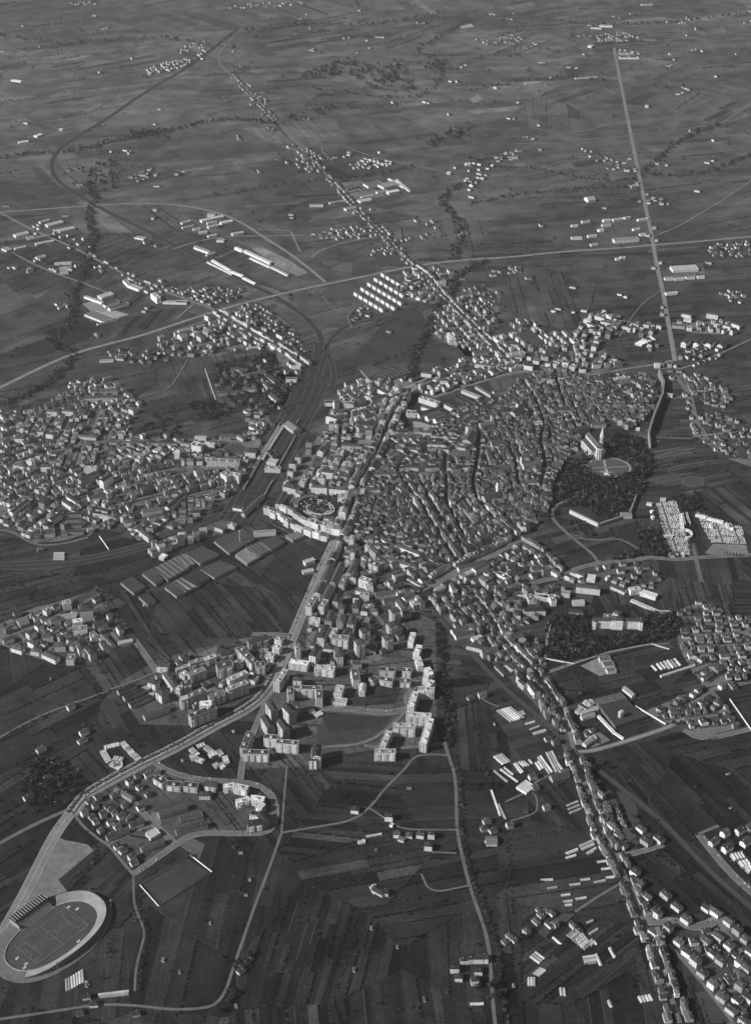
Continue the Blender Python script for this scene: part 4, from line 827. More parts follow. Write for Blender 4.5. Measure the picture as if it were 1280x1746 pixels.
# ---------------------------------------------------------------- cemetery
CEM = [Gs('1117,857 1153,854 1177,947 1148,947 1130,905'), Gs('1186,874 1212,882 1264,900 1271,928 1212,925 1200,905')]
mgr = simple('grave_gravel', .12, .5, .2, .8); gcount = 0
STONES = []
for P in CEM:
    block(P); m = MB()
    for t in tessellate_polygon([[Vector((p[0], p[1], 0)) for p in P]]):
        q = [P[i] for i in t]; q = q if area(q) > 0 else q[::-1]; m.face([(p[0], p[1], .14) for p in q], mgr)
    struct(m.build('cemetery_ground')); U = ext(P, 0)
    y = U[2]
    while y < U[3]:
        x = U[0]
        while x < U[1]:
            xx, yy = x + random.uniform(-.8, .8), y + random.uniform(-.8, .8)
            if inpoly(xx, yy, P) and random.random() < .86 and int(y / 4.6) % 7 and int(x / 4.2) % 9: STONES.append((xx, yy))
            x += 4.2
        y += 4.6
mgs = simple('marble', .6, .5, .15, rnd=.3)
def stone_mesh(w_, l_, h_):
    m = MB(); m.box(0, 0, 0, w_, l_, 0, .5, mgs); m.box(0, l_ * .4, 0, w_ * .8, .5, .5, h_, mgs); return m
pro = []
for w_, l_, h_ in ((1.6, 2.6, 1.8), (2.2, 2.8, 2.6), (2.6, 3.0, 3.2)):
    o = stone_mesh(w_, l_, h_).build('gravestone'); pro.append(o)
STONES.sort(key=lambda p: p[1]); mm = MB()
for i, (x, y) in enumerate(STONES):
    if i < 240:
        o = pro[i % 3] if i < 3 else pro[i % 3].copy()
        if i >= 3: SC.collection.objects.link(o)
        o.location = (x, y, .14); o.rotation_euler = (0, 0, random.gauss(.1, .06)); o['category'] = 'gravestone'; o['group'] = 'gravestones at the near end of the cemetery'
        o['label'] = 'white marble gravestone in the crowded rows of the cemetery'
    else:
        w_, l_, h_ = random.choice(((1.6, 2.6, 1.8), (2.2, 2.8, 2.6), (2.6, 3.0, 3.2))); mm.box(x, y, .1, w_, l_, .14, .7, mgs); mm.box(x, y + l_ * .4, .1, w_ * .8, .5, .65, h_, mgs)
stuff(mm.build('gravestones'), 'close rows of pale gravestones filling both cemetery fields', 'gravestones')
bars(1090, 840, 6.737, """470 240 500 420 5 6 flat white white;490 235 515 355 4 6 flat white light;535 225 575 350 4 6 flat white light;640 250 760 280 5 5 flat white white;770 285 960 330 5 6 flat white white;1000 350 1020 400 6 6 flat white white;1040 400 1075 410 5 5 flat white white;
240 65 298 65 6 7 flat white light;80 115 140 125 6 6 flat white light;130 200 150 215 6 6 flat white white;140 260 160 285 6 6 flat white white;340 700 400 700 12 8 hip cream brown;410 680 450 690 10 8 hip pale brown;475 700 510 700 8 8 flat white white;275 490 380 490 4 6 flat white white;810 350 830 400 5 5 flat white white""", k='burial_chapel')
x, y = G(1090 + 530 / 6.737, 840 + 490 / 6.737); m = MB()
for i in range(14):
    t0, t1 = -math.pi * .62 + math.pi * 1.1 * i / 14, -math.pi * .62 + math.pi * 1.1 * (i + 1) / 14
    m.prism([(11 * math.cos(t0), 15 * math.sin(t0)), (15 * math.cos(t0), 19 * math.sin(t0)), (15 * math.cos(t1), 19 * math.sin(t1)), (11 * math.cos(t1), 15 * math.sin(t1))], 0, 7, stone, stone)
o = m.build('curved_colonnade'); o.location = (x, y, 0); o['label'] = 'curved white exedra on the right edge of the cemetery'; o['category'] = 'colonnade'
# ---------------------------------------------------------------- districts filled lot by lot
def style_bldg(st):
    r = random.random()
    if st == 'old': return dict(k='town_house', H=random.choice((8, 10, 12, 12, 14, 16)), roof='gable' if r < .8 else 'hip', wt=random.choice(('grey', 'cream', 'cream', 'grey', 'pale', 'pale')), rt=random.choice(('tile', 'tile', 'brown', 'brown', 'dark', 'greyish')))
    if st == 'town': return dict(k='town_building', H=random.choice((10, 12, 15, 15, 18, 21)), roof='flat' if r < .25 else ('gable' if r < .6 else 'hip'), wt=random.choice(('white', 'pale', 'pale', 'cream', 'cream')), rt=random.choice(('tile', 'brown', 'brown', 'greyish', 'light')))
    if st == 'suburb': return dict(k='apartment_house', H=random.choice((7, 9, 9, 12, 12, 15)), roof='hip' if r < .6 else ('gable' if r < .85 else 'flat'), wt=random.choice(('white', 'pale', 'cream', 'grey')), rt=random.choice(('tile', 'brown', 'brown', 'dark', 'greyish')))
    if st == 'mod': return dict(k='modern_block', H=random.choice((11, 12, 14)), roof='hip' if r < .5 else ('gable' if r < .7 else 'flat'), wt=random.choice(('white', 'white', 'pale')), rt=random.choice(('tile', 'brown', 'greyish')))
    if st == 'villa': return dict(k='detached_house', H=random.choice((6, 7, 8, 9)), roof='hip' if r < .55 else 'gable', wt=random.choice(('white', 'pale', 'cream', 'grey')), rt=random.choice(('tile', 'brown', 'brown', 'dark')))
    if st == 'farm': return dict(k='farmhouse', H=random.choice((6, 7, 8)), roof='gable' if r < .6 else 'hip', wt=random.choice(('white', 'white', 'pale')), rt=random.choice(('tile', 'brown')))
STY = {  # block long, block short, street, lot long, lot short, fill of the lot, chance
 'old': (62, 32, 4, 12.5, 10.5, .97, .92), 'town': (76, 44, 8, 18, 15, .88, .92), 'suburb': (90, 46, 8, 20, 19, .64, .92),
 'mod': (100, 50, 9, 28, 23, .58, .9), 'villa': (84, 42, 7, 18, 18, .6, .88), 'farm': (120, 90, 3, 40, 40, .4, .45)}
YARDS = MB(); GARD = MB(); TREEPTS = []
myard = simple('town_ground', .085, .5, .03, .3); mgard = simple('garden_plot', .05, .5, .05, .4); mold = simple('alley_ground', .07, .3, .03)
mlane = simple('lane_asphalt', .13, .5, .04, .3)
def split(p, a, mx, my, gap, out, depth=0, jit=.03):
    U0, U1, V0, V1 = ext(p, a); du, dv = U1 - U0, V1 - V0; c, s = math.cos(a), math.sin(a)
    if depth > 10 or (du <= mx * 1.45 and dv <= my * 1.45) or (gap == 0 and du < mx * 2.3 and dv < my * 2.3 and random.random() < (.22 if my > 12 else .14)): out.append((p, a)); return
    if du / mx > dv / my:
        t = U0 + du * random.uniform(.4, .6); n = (math.cos(a + random.gauss(0, jit)), math.sin(a + random.gauss(0, jit)))
        m_ = (V0 + V1) / 2; pt = (t * c - m_ * s, t * s + m_ * c)
    else:
        t = V0 + dv * random.uniform(.4, .6); j = random.gauss(0, jit); n = (-math.sin(a + j), math.cos(a + j)); m_ = (U0 + U1) / 2; pt = (m_ * c - t * s, m_ * s + t * c)
    cc = n[0] * pt[0] + n[1] * pt[1]; L = math.hypot(*n); g = gap / 2 * L
    for q in (clip(p, n[0], n[1], cc - g), clip(p, -n[0], -n[1], -cc - g)):
        if len(q) > 2: split(q, a, mx, my, gap, out, depth + 1, jit)
def district(st, s, cell=150, chance=None, o=(0, 0), k=1.0, over=None, ground=True, tree=.25, sty=None):
    P = Gs(s, o, k); BX, BY, gap, lx, ly, fillf, ch = sty or STY[st]; ch = chance or ch
    U = ext(P, 0); xs, ys = [], []
    sd = []
    y = U[2] - cell
    while y < U[3] + cell:
        x = U[0] - cell
        while x < U[1] + cell: sd.append((x + random.uniform(-.3, .3) * cell, y + random.uniform(-.3, .3) * cell)); x += cell
        y += cell
    cl = voronoi(sd, [(U[0] - 300, U[2] - 300), (U[1] + 300, U[2] - 300), (U[1] + 300, U[3] + 300), (U[0] - 300, U[3] + 300)], 14)
    if ground:
        Q = P if area(P) > 0 else P[::-1]
        for t in tessellate_polygon([[Vector((p[0], p[1], 0)) for p in Q]]):
            q = [Q[i] for i in t]; q = q if area(q) > 0 else q[::-1]; YARDS.face([(p[0], p[1], .08 + .001 * len(B) % .05) for p in q], mold if st == 'old' else (mlane if st in ('villa', 'suburb', 'mod') else myard))
    n = 0
    for p in cl:
        if len(p) < 3: continue
        c0 = cen(p); a, dist = road_dir(*c0)
        if not any(inpoly(q[0], q[1], P) for q in p + [c0]): continue
        bl = []; split(p, a, BX, BY, gap, bl)
        for b, ba in bl:
            bc = cen(b)
            if inpoly(bc[0], bc[1], P) and st in ('villa', 'suburb', 'mod') and occ(b) < .5: GARD.face([(q[0], q[1], .18) for q in b], mgard)
            lots = []; split(b, ba, lx, ly, 0, lots, 0, .015 if st != 'old' else .04)
            for l, la in lots:
                ar = abs(area(l)); U0, U1, V0, V1 = ext(l, la); du, dv = U1 - U0, V1 - V0
                if ar < 40 or du * dv <= 0 or ar / (du * dv) < .62: continue
                c = cen(l)
                if not inpoly(c[0], c[1], P): continue
                if random.random() > ch:
                    if random.random() < .6: TREEPTS.append((c[0], c[1], random.uniform(2.5, 4.5)))
                    continue
                f = fillf * random.uniform(.88, 1.05); r = style_bldg(st); r.update(over or {})
                if st in ('mod',): fx, fy = f * 1.15, f * .75
                elif st == 'old': fx, fy = f, f
                else: fx, fy = f, f * random.uniform(.8, 1)
                L_, W_, a_ = du * fx, dv * fy, la
                if random.random() < .42 and du < dv * 1.6: L_, W_, a_ = W_, L_, la + math.pi / 2
                if add(r.pop('k'), c[0], c[1], a_, L_, W_, r.pop('H') + random.uniform(-.6, .6), r.pop('roof'), force=False, tol=.14 if st != 'old' else .22, **r): n += 1
                if random.random() < tree and st != 'old':
                    TREEPTS.append((c[0] + random.uniform(-.5, .5) * du * 1.0, c[1] - dv * .48, random.uniform(1.8, 3.6)))
    return n
def frontage(ri, w, Hs, sides=(1, -1), dep=11, ln=(9, 20), st='old', gap=.1, s0=0, s1=1, kind='terraced_house', wt=None):
    P = RL[ri][2]; 
    for sd in sides:
        T = sum(math.hypot(b[0]-a[0], b[1]-a[1]) for a, b in zip(P[:-1], P[1:])); t = T * s0
        W_ = walk(P, 1.0)
        while t < T * s1 - 8:
            L = random.uniform(*ln); 
            if random.random() < gap: t += L; continue
            i = min(len(W_) - 1, int(t + L / 2)); x, y, h = W_[i]; D = dep * random.uniform(.7, 1.25); off = w / 2 + D / 2 + 1.2 + (random.random() ** 3) * (6 if w > 7 else 1)
            r = style_bldg(st); r['H'] = random.choice(Hs) + random.uniform(-.5, .5); r.pop('k')
            if wt: r['wt'] = random.choice(wt)
            r['roof'] = 'gable' if r['roof'] != 'flat' or st == 'old' else 'flat'
            add(kind, x - math.sin(h) * off * sd, y + math.cos(h) * off * sd, h, L + .6, D, r.pop('H'), r.pop('roof'), force=False, tol=.25, **r); t += L
def ridx(s): return next(i for i, r in enumerate(ROADS) if r[2].startswith(s))
frontage(ridx('576,918'), 15, (15, 17, 18), sides=(-1, 1), dep=13, ln=(16, 26), st='town', gap=.02, kind='town_building', wt=('white', 'white', 'pale'))
frontage(ridx('798,1007'), 8, (6, 8, 10, 12), dep=10, ln=(7, 17), gap=.14, wt=('white', 'pale', 'cream', 'grey'))
frontage(ridx('690,672'), 9, (15, 17, 19), dep=14, ln=(14, 24), st='town', gap=.03, kind='town_building')
frontage(ridx('472,1150'), 22, (15, 18, 18), sides=(-1,), dep=13, ln=(16, 26), st='town', gap=.05, s0=.55, kind='town_building')
for s in ('759,775', '816,722', '866,765', '889,648', '740,755', '640,805', '722,834', '640,745', '945,630'): frontage(ridx(s), 7, (8, 10, 12, 14, 16), dep=11, ln=(8, 20), gap=.02, wt=('white', 'pale', 'cream', 'cream', 'grey', 'grey'))
frontage(ridx('700,1010'), 14, (9, 12, 12), sides=(1,), dep=12, ln=(12, 22), st='town', gap=.05, kind='town_building'); frontage(ridx('885,922 850'), 14, (9, 12), sides=(1,), dep=12, ln=(12, 24), st='town', gap=.05, kind='town_building')
frontage(ridx('870,620'), 7, (8, 10, 11), dep=10, ln=(10, 18), gap=.2, s0=.0, s1=.2, wt=('white', 'pale')); frontage(ridx('870,620'), 7, (6, 7), dep=9, ln=(9, 14), gap=.55, s0=.2, s1=.5, wt=('white', 'pale')); frontage(ridx('870,620'), 7, (6, 7), dep=9, ln=(9, 12), gap=.7, s0=.62, s1=.82, wt=('white', 'pale'))
frontage(ridx('0,362'), 9, (8, 11, 12), dep=11, ln=(14, 24), gap=.25, s0=.72, s1=1, st='suburb', wt=('white', 'white', 'pale')); frontage(ridx('0,362'), 9, (6, 7), dep=9, ln=(10, 16), gap=.7, s0=.3, s1=.6, wt=('white', 'pale'))
frontage(ridx('885,922 925'), 9, (9, 10, 12), dep=11, ln=(10, 20), gap=.08, wt=('white', 'pale', 'cream')); frontage(ridx('1150,616'), 13, (7, 9), dep=10, ln=(10, 16), gap=.93, s0=.0, s1=.45, wt=('white', 'pale'), kind='roadside_house')
frontage(ridx('740,755'), 8, (10, 12), dep=11, gap=.1, s0=.5)
frontage(ridx('1150,640'), 9, (6, 8), dep=10, ln=(11, 15), gap=.6, sides=(-1,), kind='roadside_house', wt=('white', 'pale')); frontage(ridx('1152,628'), 6, (6, 8), dep=10, ln=(11, 15), gap=.5, sides=(-1,), s1=.5, kind='roadside_house', wt=('white', 'pale'))
district('old', '650,760 672,712 700,745 740,720 770,702 800,690 850,688 885,652 940,634 1010,648 1060,640 1110,645 1118,665 1108,705 1070,735 1040,715 990,735 985,760 958,790 945,830 930,870 905,905 880,912 820,935 760,965 715,992 680,975 640,940 585,905 600,860 625,810')
district('town', '470,868 500,800 520,770 548,738 562,700 578,672 605,655 650,650 695,668 672,690 655,720 640,760 622,805 600,840 585,890 575,908 530,890')
district('mod', '705,655 740,640 790,615 830,595 870,565 900,558 960,570 1000,555 1035,560 1020,590 1065,620 1020,636 930,635 890,632 800,652 740,672', cell=130)
district('suburb', '700,650 745,628 800,635 870,620 930,628 1010,632 1000,640 890,636 800,655 740,678 710,668', cell=110, chance=.9)
district('suburb', '738,540 760,520 800,500 850,525 852,550 835,575 840,600 800,600 770,590 745,575', cell=110, chance=.85); district('villa', '790,495 830,488 852,500 850,525 800,500', cell=100, chance=.6)
district('suburb', '690,465 740,455 770,462 765,500 740,518 700,512 672,498 640,505 690,490', cell=110, chance=.85); district('villa', '580,545 600,520 640,530 625,548 600,552', cell=100, chance=.6, ground=False)
district('villa', '210,490 240,478 300,492 345,492 400,490 430,500 400,512 360,522 330,518 300,505 250,500', cell=110, chance=.85); district('villa', '170,603 190,600 280,592 285,618 225,622', cell=100, chance=.7, ground=False)
district('suburb', '265,580 300,562 370,540 400,530 440,545 490,580 520,620 505,650 480,640 470,600 420,592 380,605 310,610 275,600', cell=120, chance=.75)
district('villa', '400,520 450,520 500,560 522,600 515,615 470,570 420,545', cell=90, chance=.85)
district('suburb', '0,705 40,700 72,702 90,680 120,655 150,645 200,650 240,690 215,742 330,748 380,747 435,740 445,758 412,800 385,848 330,888 275,915 235,922 213,897 160,905 110,922 62,926 40,912 0,900', cell=140, chance=.96, sty=(85, 44, 7, 18, 16, .72, .95), tree=.45)
district('town', '250,942 300,918 345,900 395,880 402,900 330,925 262,952', cell=90, chance=.85)
district('suburb', '0,1064 60,1035 120,1020 162,1006 180,1022 202,1062 226,1094 165,1122 150,1130 95,1128 35,1108 0,1092', cell=120, chance=.82)
district('villa', '1145,1042 1190,1028 1220,1030 1245,1055 1290,1055 1290,1150 1215,1160 1180,1148 1160,1110', cell=110, chance=.84, sty=(80, 44, 7, 20, 20, .6, .95), over=dict(k='villa'), tree=.5)
district('villa', '1100,1212 1165,1185 1210,1170 1265,1240 1192,1258 1165,1242 1130,1238', cell=110, chance=.8, over=dict(k='villa')); district('villa', '1185,1150 1280,1130 1280,1165 1225,1178 1200,1175', cell=100, chance=.7, over=dict(k='villa'))
district('villa', '1150,1600 1200,1590 1240,1575 1290,1620 1290,1760 1248,1760 1200,1685 1165,1640', cell=110, chance=.95, over=dict(k='villa'), sty=(80, 42, 7, 22, 20, .62, .92))
district('villa', '1160,637 1210,642 1245,670 1232,702 1205,690 1172,665', cell=90, chance=.85, sty=(80, 40, 6, 19, 17, .7, .9)); district('villa', '1190,712 1228,702 1290,740 1290,800 1230,778 1190,745', cell=100, chance=.7)
district('villa', '1150,600 1165,590 1220,590 1230,600 1180,620', cell=90, chance=.6, ground=False); district('villa', '1180,612 1232,600 1235,612 1195,625', cell=90, chance=.6, ground=False)
district('town', '585,918 640,940 690,985 712,998 705,1018 738,1040 705,1045 665,1040 640,1010 600,990 588,960', cell=110, chance=.72)
district('old', '745,985 800,968 850,945 885,930 925,948 950,975 900,998 935,1010 925,1040 905,1060 928,1130 945,1180 985,1265 965,1285 920,1210 862,1150 812,1105 762,1060 735,1030', cell=120, chance=.68, over=None)
district('suburb', '900,1000 960,990 1010,975 1050,965 1000,1010 930,1030', cell=90, chance=.6, tree=.9, ground=False); district('villa', '1005,965 1080,958 1130,985 1110,1010 1060,1000 1030,985', cell=80, chance=.55, ground=False)
district('old', '1000,1295 1030,1370 1050,1420 1065,1450 1040,1440 1020,1400 1005,1350 990,1300', cell=90, chance=.8); district('villa', '1040,1370 1090,1395 1130,1440 1060,1450', cell=90, chance=.5, tree=.6, ground=False)
district('villa', '975,1265 1010,1275 1040,1262 1010,1240 975,1250', cell=80, chance=.6); district('suburb', '1005,560 1062,537 1062,560 1040,580 1010,575', cell=90)
district('mod', '985,550 1030,531 1062,540 1035,555 1005,570', cell=90); district('mod', '1060,545 1135,560 1130,570 1062,567', cell=80)
district('villa', '370,622 440,610 478,625 480,690 450,700 400,690 365,655', cell=100, chance=.4, ground=False); district('suburb', '420,700 450,705 470,725 440,745 425,735', cell=90, chance=.8)
for s, c in (('500,262 525,252 552,268 560,290 545,300 505,285', .6), ('585,288 640,262 670,278 655,288 600,290', .75), ('560,270 600,260 605,265 570,275', .5), ('528,400 560,392 620,385 655,395 660,405 600,410 530,408', .7), ('600,365 625,350 680,410 660,412 625,380', .5), ('660,415 700,405 695,430 640,440 625,432', .6),
        ('250,118 280,108 335,98 350,82 365,90 340,105 290,122 255,128', .85), ('415,125 440,160 475,205 450,200 425,165', .35), ('425,155 455,170 460,190 430,180', .5), ('380,10 520,0 520,8 400,18', .2), ('120,5 170,0 170,8 130,10', .4), ('1005,62 1070,55 1090,66 1060,72 1015,72', .5), ('1050,85 1092,88 1090,100 1055,100', .5),
        ('770,285 830,275 855,262 850,290 800,300', .4), ('835,262 885,258 885,272 845,275', .6), ('790,305 820,285 830,300 800,325', .4), ('1100,338 1135,340 1138,352 1105,350', .8), ('400,640 430,640 430,650 400,655', .5), ('810,75 870,60 900,65 870,78', .3), ('985,250 1060,275 1090,265 1080,300 1030,290', .25), ('150,260 220,255 240,262 170,268', .3), ('215,300 260,285 270,300 235,310', .5), ('290,300 315,285 312,298', .5),
        ('290,90 330,75 350,70 350,80 310,92', .4), ('105,410 135,400 160,420 150,440 115,430', .3), ('50,378 90,385 130,405 100,412 50,400', .35), ('30,430 90,445 130,460 120,470 60,455', .35), ('1220,500 1260,495 1275,515 1240,520', .6), ('1200,420 1260,412 1262,430 1210,430', .4), ('720,380 750,375 760,395 725,392', .4), ('750,395 770,400 740,410 690,408', .35), ('830,465 880,455 890,465 840,475', .4)):
    district('farm', s, cell=120, chance=c, ground=False, over=dict(k='village_house', wt='white'), sty=(70, 45, 4, 20, 18, .6, .5))
district('suburb', '578,930 640,960 690,1005 700,1035 690,1100 640,1130 560,1140 520,1120 525,1060 550,985', cell=90, chance=.62, over=dict(k='town_building'), tree=.5, ground=True, sty=(70, 46, 9, 24, 19, .72, .7))
district('suburb', '270,1140 400,1090 470,1085 490,1110 440,1160 330,1220 265,1180', cell=90, chance=.35, over=dict(k='town_building', H=10), tree=.6, sty=(70, 46, 9, 22, 18, .7, .4))
district('mod', '1150,552 1200,548 1262,556 1250,572 1180,568', cell=90, chance=.9); district('suburb', '1060,570 1100,560 1135,570 1138,590 1100,600', cell=90, chance=.35, ground=False); district('suburb', '1120,622 1150,618 1170,640 1140,650', cell=80, chance=.9)
district('villa', '1200,425 1275,412 1290,440 1215,445', cell=90, chance=.4, ground=False); district('suburb', '860,555 900,545 925,560 900,575', cell=90, chance=.8); district('villa', '640,650 700,640 705,655 650,668', cell=90, chance=.8)
district('suburb', '395,800 440,770 470,800 440,870 400,860', cell=80, chance=.7); district('villa', '480,650 530,640 520,680 490,720 470,700', cell=80, chance=.35, ground=False)
# farms scattered over the plain
nf = 0
while nf < 110:
    px, py = random.uniform(-60, 1340), 20 + 560 * random.random() ** 1.3; x, y = G(px, py)
    if occ(rect(x, y, 0, 45, 45)) > 0: continue
    a, d = road_dir(x, y)
    for k in range(random.choice((1, 1, 2, 3))):
        r = style_bldg('farm'); xx, yy = x + random.uniform(-22, 22), y + random.uniform(-22, 22)
        add('farmhouse', xx, yy, a + random.choice((0, math.pi / 2)), random.uniform(12, 24), random.uniform(9, 12), r['H'], r['roof'], force=False, wt='white', rt=r['rt'])
        TREEPTS.append((xx + random.uniform(-14, 14), yy + random.uniform(-14, 14), random.uniform(3, 5)))
    nf += 1
for _ in range(60):
    px, py = random.uniform(0, 1280), random.uniform(1000, 1740); x, y = G(px, py)
    if occ(rect(x, y, 0, 30, 30)) > 0: continue
    add('farm_shed', x, y, field_dir(x, y)[0], random.uniform(4, 9), random.uniform(3, 5), 2.6, 'gable', force=False, wt='pale', rt='greyish')
struct(YARDS.build('built_up_ground')); struct(GARD.build('garden_ground'))
# unfinished concrete shells and building sites
def shell(x1, y1, x2, y2, W, H, look, o, k):
    p = G(o[0] + x1 / k, o[1] + y1 / k, H); q = G(o[0] + x2 / k, o[1] + y2 / k, H); x, y = (p[0]+q[0])/2, (p[1]+q[1])/2; a = math.atan2(q[1]-p[1], q[0]-p[0]); L = math.hypot(q[0]-p[0], q[1]-p[1])
    if occ(rect(x, y, a, L * .8, W * .8)) > .6: return
    block(rect(x, y, a, L, W)); e = empty('unfinished_building', x, y, 0, a); mc = simple('raw_concrete', .5, .3, .2, rnd=.2); m = MB()
    for i in range(int(H / 3.1) + 1): m.box(0, 0, 0, L, W, i * 3.1, i * 3.1 + .35, mc, bottom=True)
    m.build('floor_slab', e); m = MB(); n = max(2, int(L / 5))
    for i in range(n + 1):
        for v in (-W/2 + .4, 0, W/2 - .4): m.box(-L/2 + .35 + (L - .7) * i / n, v, 0, .5, .5, 0, H + .8, mc)
    m.build('column', e)
    for i in range(n): 
        if random.random() < .6 or i == 0: m = MB(); m.box(-L/2 + (i + .5) * L / n, 0, 0, .3, W, .4, H + random.uniform(-1, 1.4), simple('raw_block', .68, .2, .2)); m.build('partition', e)
    reg(e, look, 'building site', 'unfinished buildings', x, y)
for s in ("240 250 275 310;285 320 340 345;345 205 380 240;385 245 410 275;415 275 440 300;250 235 330 215;300 330 350 320;400 300 420 310;300 290 350 300",):
    for it in s.split(';'): v = list(map(float, it.split())); shell(*v, 11, 5, 'roofless pale concrete shell', (100, 1200), 3.2)
for it in "720 240 760 275;755 230 800 215;740 290 790 310;800 230 840 260;820 280 870 260;850 320 870 340;880 320 900 345;905 280 920 320;870 250 890 275;725 270 740 300".split(';'): v = list(map(float, it.split())); shell(*v, 10, 5, 'low white concrete shell', (100, 1200), 3.2)
for it in "470 300 500 290;500 320 540 300;660 420 690 440;700 430 730 445;770 395 815 380;780 420 820 410;640 440 660 470;745 385 765 410".split(';'): v = list(map(float, it.split())); shell(*v, 12, 4, 'half-built concrete shell', (380, 1120), 3.2)
for it in "240 610 290 590;300 600 340 590;350 590 400 570;260 640 320 620".split(';'): v = list(map(float, it.split())); shell(*v, 12, 4, 'pale low concrete shell near the stream', (600, 880), 3.765)
for it in "370 300 400 262;400 262 440 285;430 320 470 290".split(';'): v = list(map(float, it.split())); shell(*v, 14, 9, 'white unfinished concrete block beside the railway', (180, 880), 4.571)
for it in "630 90 680 60;660 70 720 55;690 50 715 45;640 85 700 80".split(';'): v = list(map(float, it.split())); shell(*v, 22, 6, 'white concrete building site in the northern field', (900, 560), 3.368)
for it in "575 330 665 340;".split(';')[:1]: v = list(map(float, it.split())); shell(*v, 16, 9, 'unfinished open-topped block beside the railway line', (980, 1350), 4.267)
for it in "1140 470 1230 450;1200 520 1270 500;1240 560 1290 540".split(';'): v = list(map(float, it.split())); shell(*v, 14, 6, 'unfinished block in the lower right corner', (980, 1350), 4.267)
# ---------------------------------------------------------------- glasshouses: x1 y1 x2 y2 width, count, side step
mglass = simple('whitewashed_glass', .42, .55, .12, .8, rnd=.45); mframe = simple('frame_wood', .3, .3, .3)
def glass(o, k, s, w=5.0):
    for it in s.split(';'):
        q = list(map(float, it.split()))
        if len(q) < 4: continue
        n = int(q[4]) if len(q) > 4 else 1; sx, sy = (q[5], q[6]) if len(q) > 6 else (0, 0)
        for i in range(n):
            p = G(o[0] + (q[0] + sx * i) / k, o[1] + (q[1] + sy * i) / k, 2); r = G(o[0] + (q[2] + sx * i) / k, o[1] + (q[3] + sy * i) / k, 2)
            x, y = (p[0]+r[0])/2, (p[1]+r[1])/2; a = math.atan2(r[1]-p[1], r[0]-p[0]); L = math.hypot(r[0]-p[0], r[1]-p[1])
            e = empty('greenhouse', x, y, 0, a); m = MB(); N = 7
            for j in range(N):
                t0, t1 = math.pi * j / N, math.pi * (j + 1) / N; c0, c1 = (w/2*math.cos(t0), 2.6*math.sin(t0)), (w/2*math.cos(t1), 2.6*math.sin(t1))
                m.face([(-L/2, c1[0], c1[1]), (-L/2, c0[0], c0[1]), (L/2, c0[0], c0[1]), (L/2, c1[0], c1[1])], mglass)
            m.build('cover', e); m = MB()
            for sx_ in (-1, 1):
                P = [(sx_ * (L/2 + .02), w/2*math.cos(math.pi*j/N), 2.6*math.sin(math.pi*j/N)) for j in range(N + 1)]; m.face(P if sx_ > 0 else P[::-1], mframe)
            m.build('end_wall', e); block(rect(x, y, a, L, w)); reg(e, 'long' if L > 32 else 'short', 'greenhouse', 'greenhouses in the market gardens', x, y)
glass((700, 1120), 3.2, "472 290 550 352 6 14 -4;570 305 615 295;578 318 622 306;625 365 675 350;650 395 700 375;665 415 735 395 2 4 6;455 540 505 585 4 13 -5;565 580 605 632 2 8 -3;590 570 620 595 3 13 -2;645 558 665 580;682 575 710 615 3 13 -8;695 545 760 635 2 13 -7;742 520 795 625 3 14 -4;785 550 830 615;455 618 530 680;490 610 585 680;510 600 560 640;440 720 490 865;480 800 520 885;850 810 910 785 3 8 20;920 1030 990 1000 2 8 14;845 1070 910 1045;845 1095 900 1078;960 1070 1010 1040")
glass((800, 1400), 4.923, "930 212 1030 165 2 12 24;820 272 905 238;985 272 1040 250;655 560 735 548;768 620 845 608;790 672 865 662;800 702 858 695;890 650 980 635;1045 510 1140 490;840 532 930 520;700 970 775 1035;512 1130 592 1188 3 20 -18;540 1280 600 1230 3 18 8;500 1310 500 1380 3 22 0;765 1395 775 1462 2 28 4;950 1140 1045 1125 3 8 26;1065 1110 1110 1210;1180 1058 1220 1145;1170 1500 1195 1560;820 960 870 920 3 16 10;870 1000 920 960 5 22 18;1005 945 1075 900;985 850 1035 828;600 490 700 485;930 490 1010 480;1145 470 1215 462;1070 340 1160 325;1105 400 1180 390;1000 1020 1030 990 2 14 20;1045 1000 1070 1035", w=5)
glass((0, 1400), 4, "455 1075 460 1155;472 1068 478 1150;490 1058 497 1140;508 1046 515 1130;526 1034 533 1118;544 1024 550 1108;562 1012 570 1100;670 1180 880 1155;680 1196 878 1174;590 1090 608 1118", w=5)
glass((900, 880), 3.368, "710 855 740 885;740 845 770 880 4 20 -7;800 830 835 870 3 20 -7;790 850 815 875", w=6)
glass((380, 1120), 3.2, "780 978 865 962;805 1250 830 1290 2 12 -4")
glass((980, 1350), 4.267, "5 1060 60 1130 4 14 -12;465 1485 490 1530 4 24 -4;245 1515 262 1560;70 1240 155 1215;250 1130 290 1200;150 1180 190 1260", w=6); glass((360, 1450), 2.56, "1128 668 1188 666;695 155 710 185 3 10 -5")
# ---------------------------------------------------------------- station: platforms, canopies, wagons
bars(300, 600, 3.765, "530 680 660 480 7 5 flat pale light;555 685 690 470 7 5 flat pale light;500 735 540 690 6 5 flat grey greyish", k='platform_canopy')
mwag = [simple('wagon_%d' % i, t, .2, .2) for i, t in enumerate((.06, .12, .3, .5))]
wp_ = None
def wagon(m_):
    e = empty('railway_wagon', 0, 0); m = MB(); m.box(0, 0, 0, 13, 2.9, 1.1, 3.6, m_, bottom=True); m.build('body', e); m = MB(); m.box(0, 0, 0, 13.2, 2.2, 3.6, 4.1, simple('wagon_roof', .25, .2, .2)); m.build('roof', e)
    for s in (-4, 4): m = MB(); m.box(s, 0, 0, 2.6, 2.2, .5, 1.1, mwag[0]); m.build('bogie', e)
    return e
def ctree(o):
    c = o.copy(); SC.collection.objects.link(c)
    for ch in o.children:
        d = ch.copy(); SC.collection.objects.link(d); d.parent = c
    return c
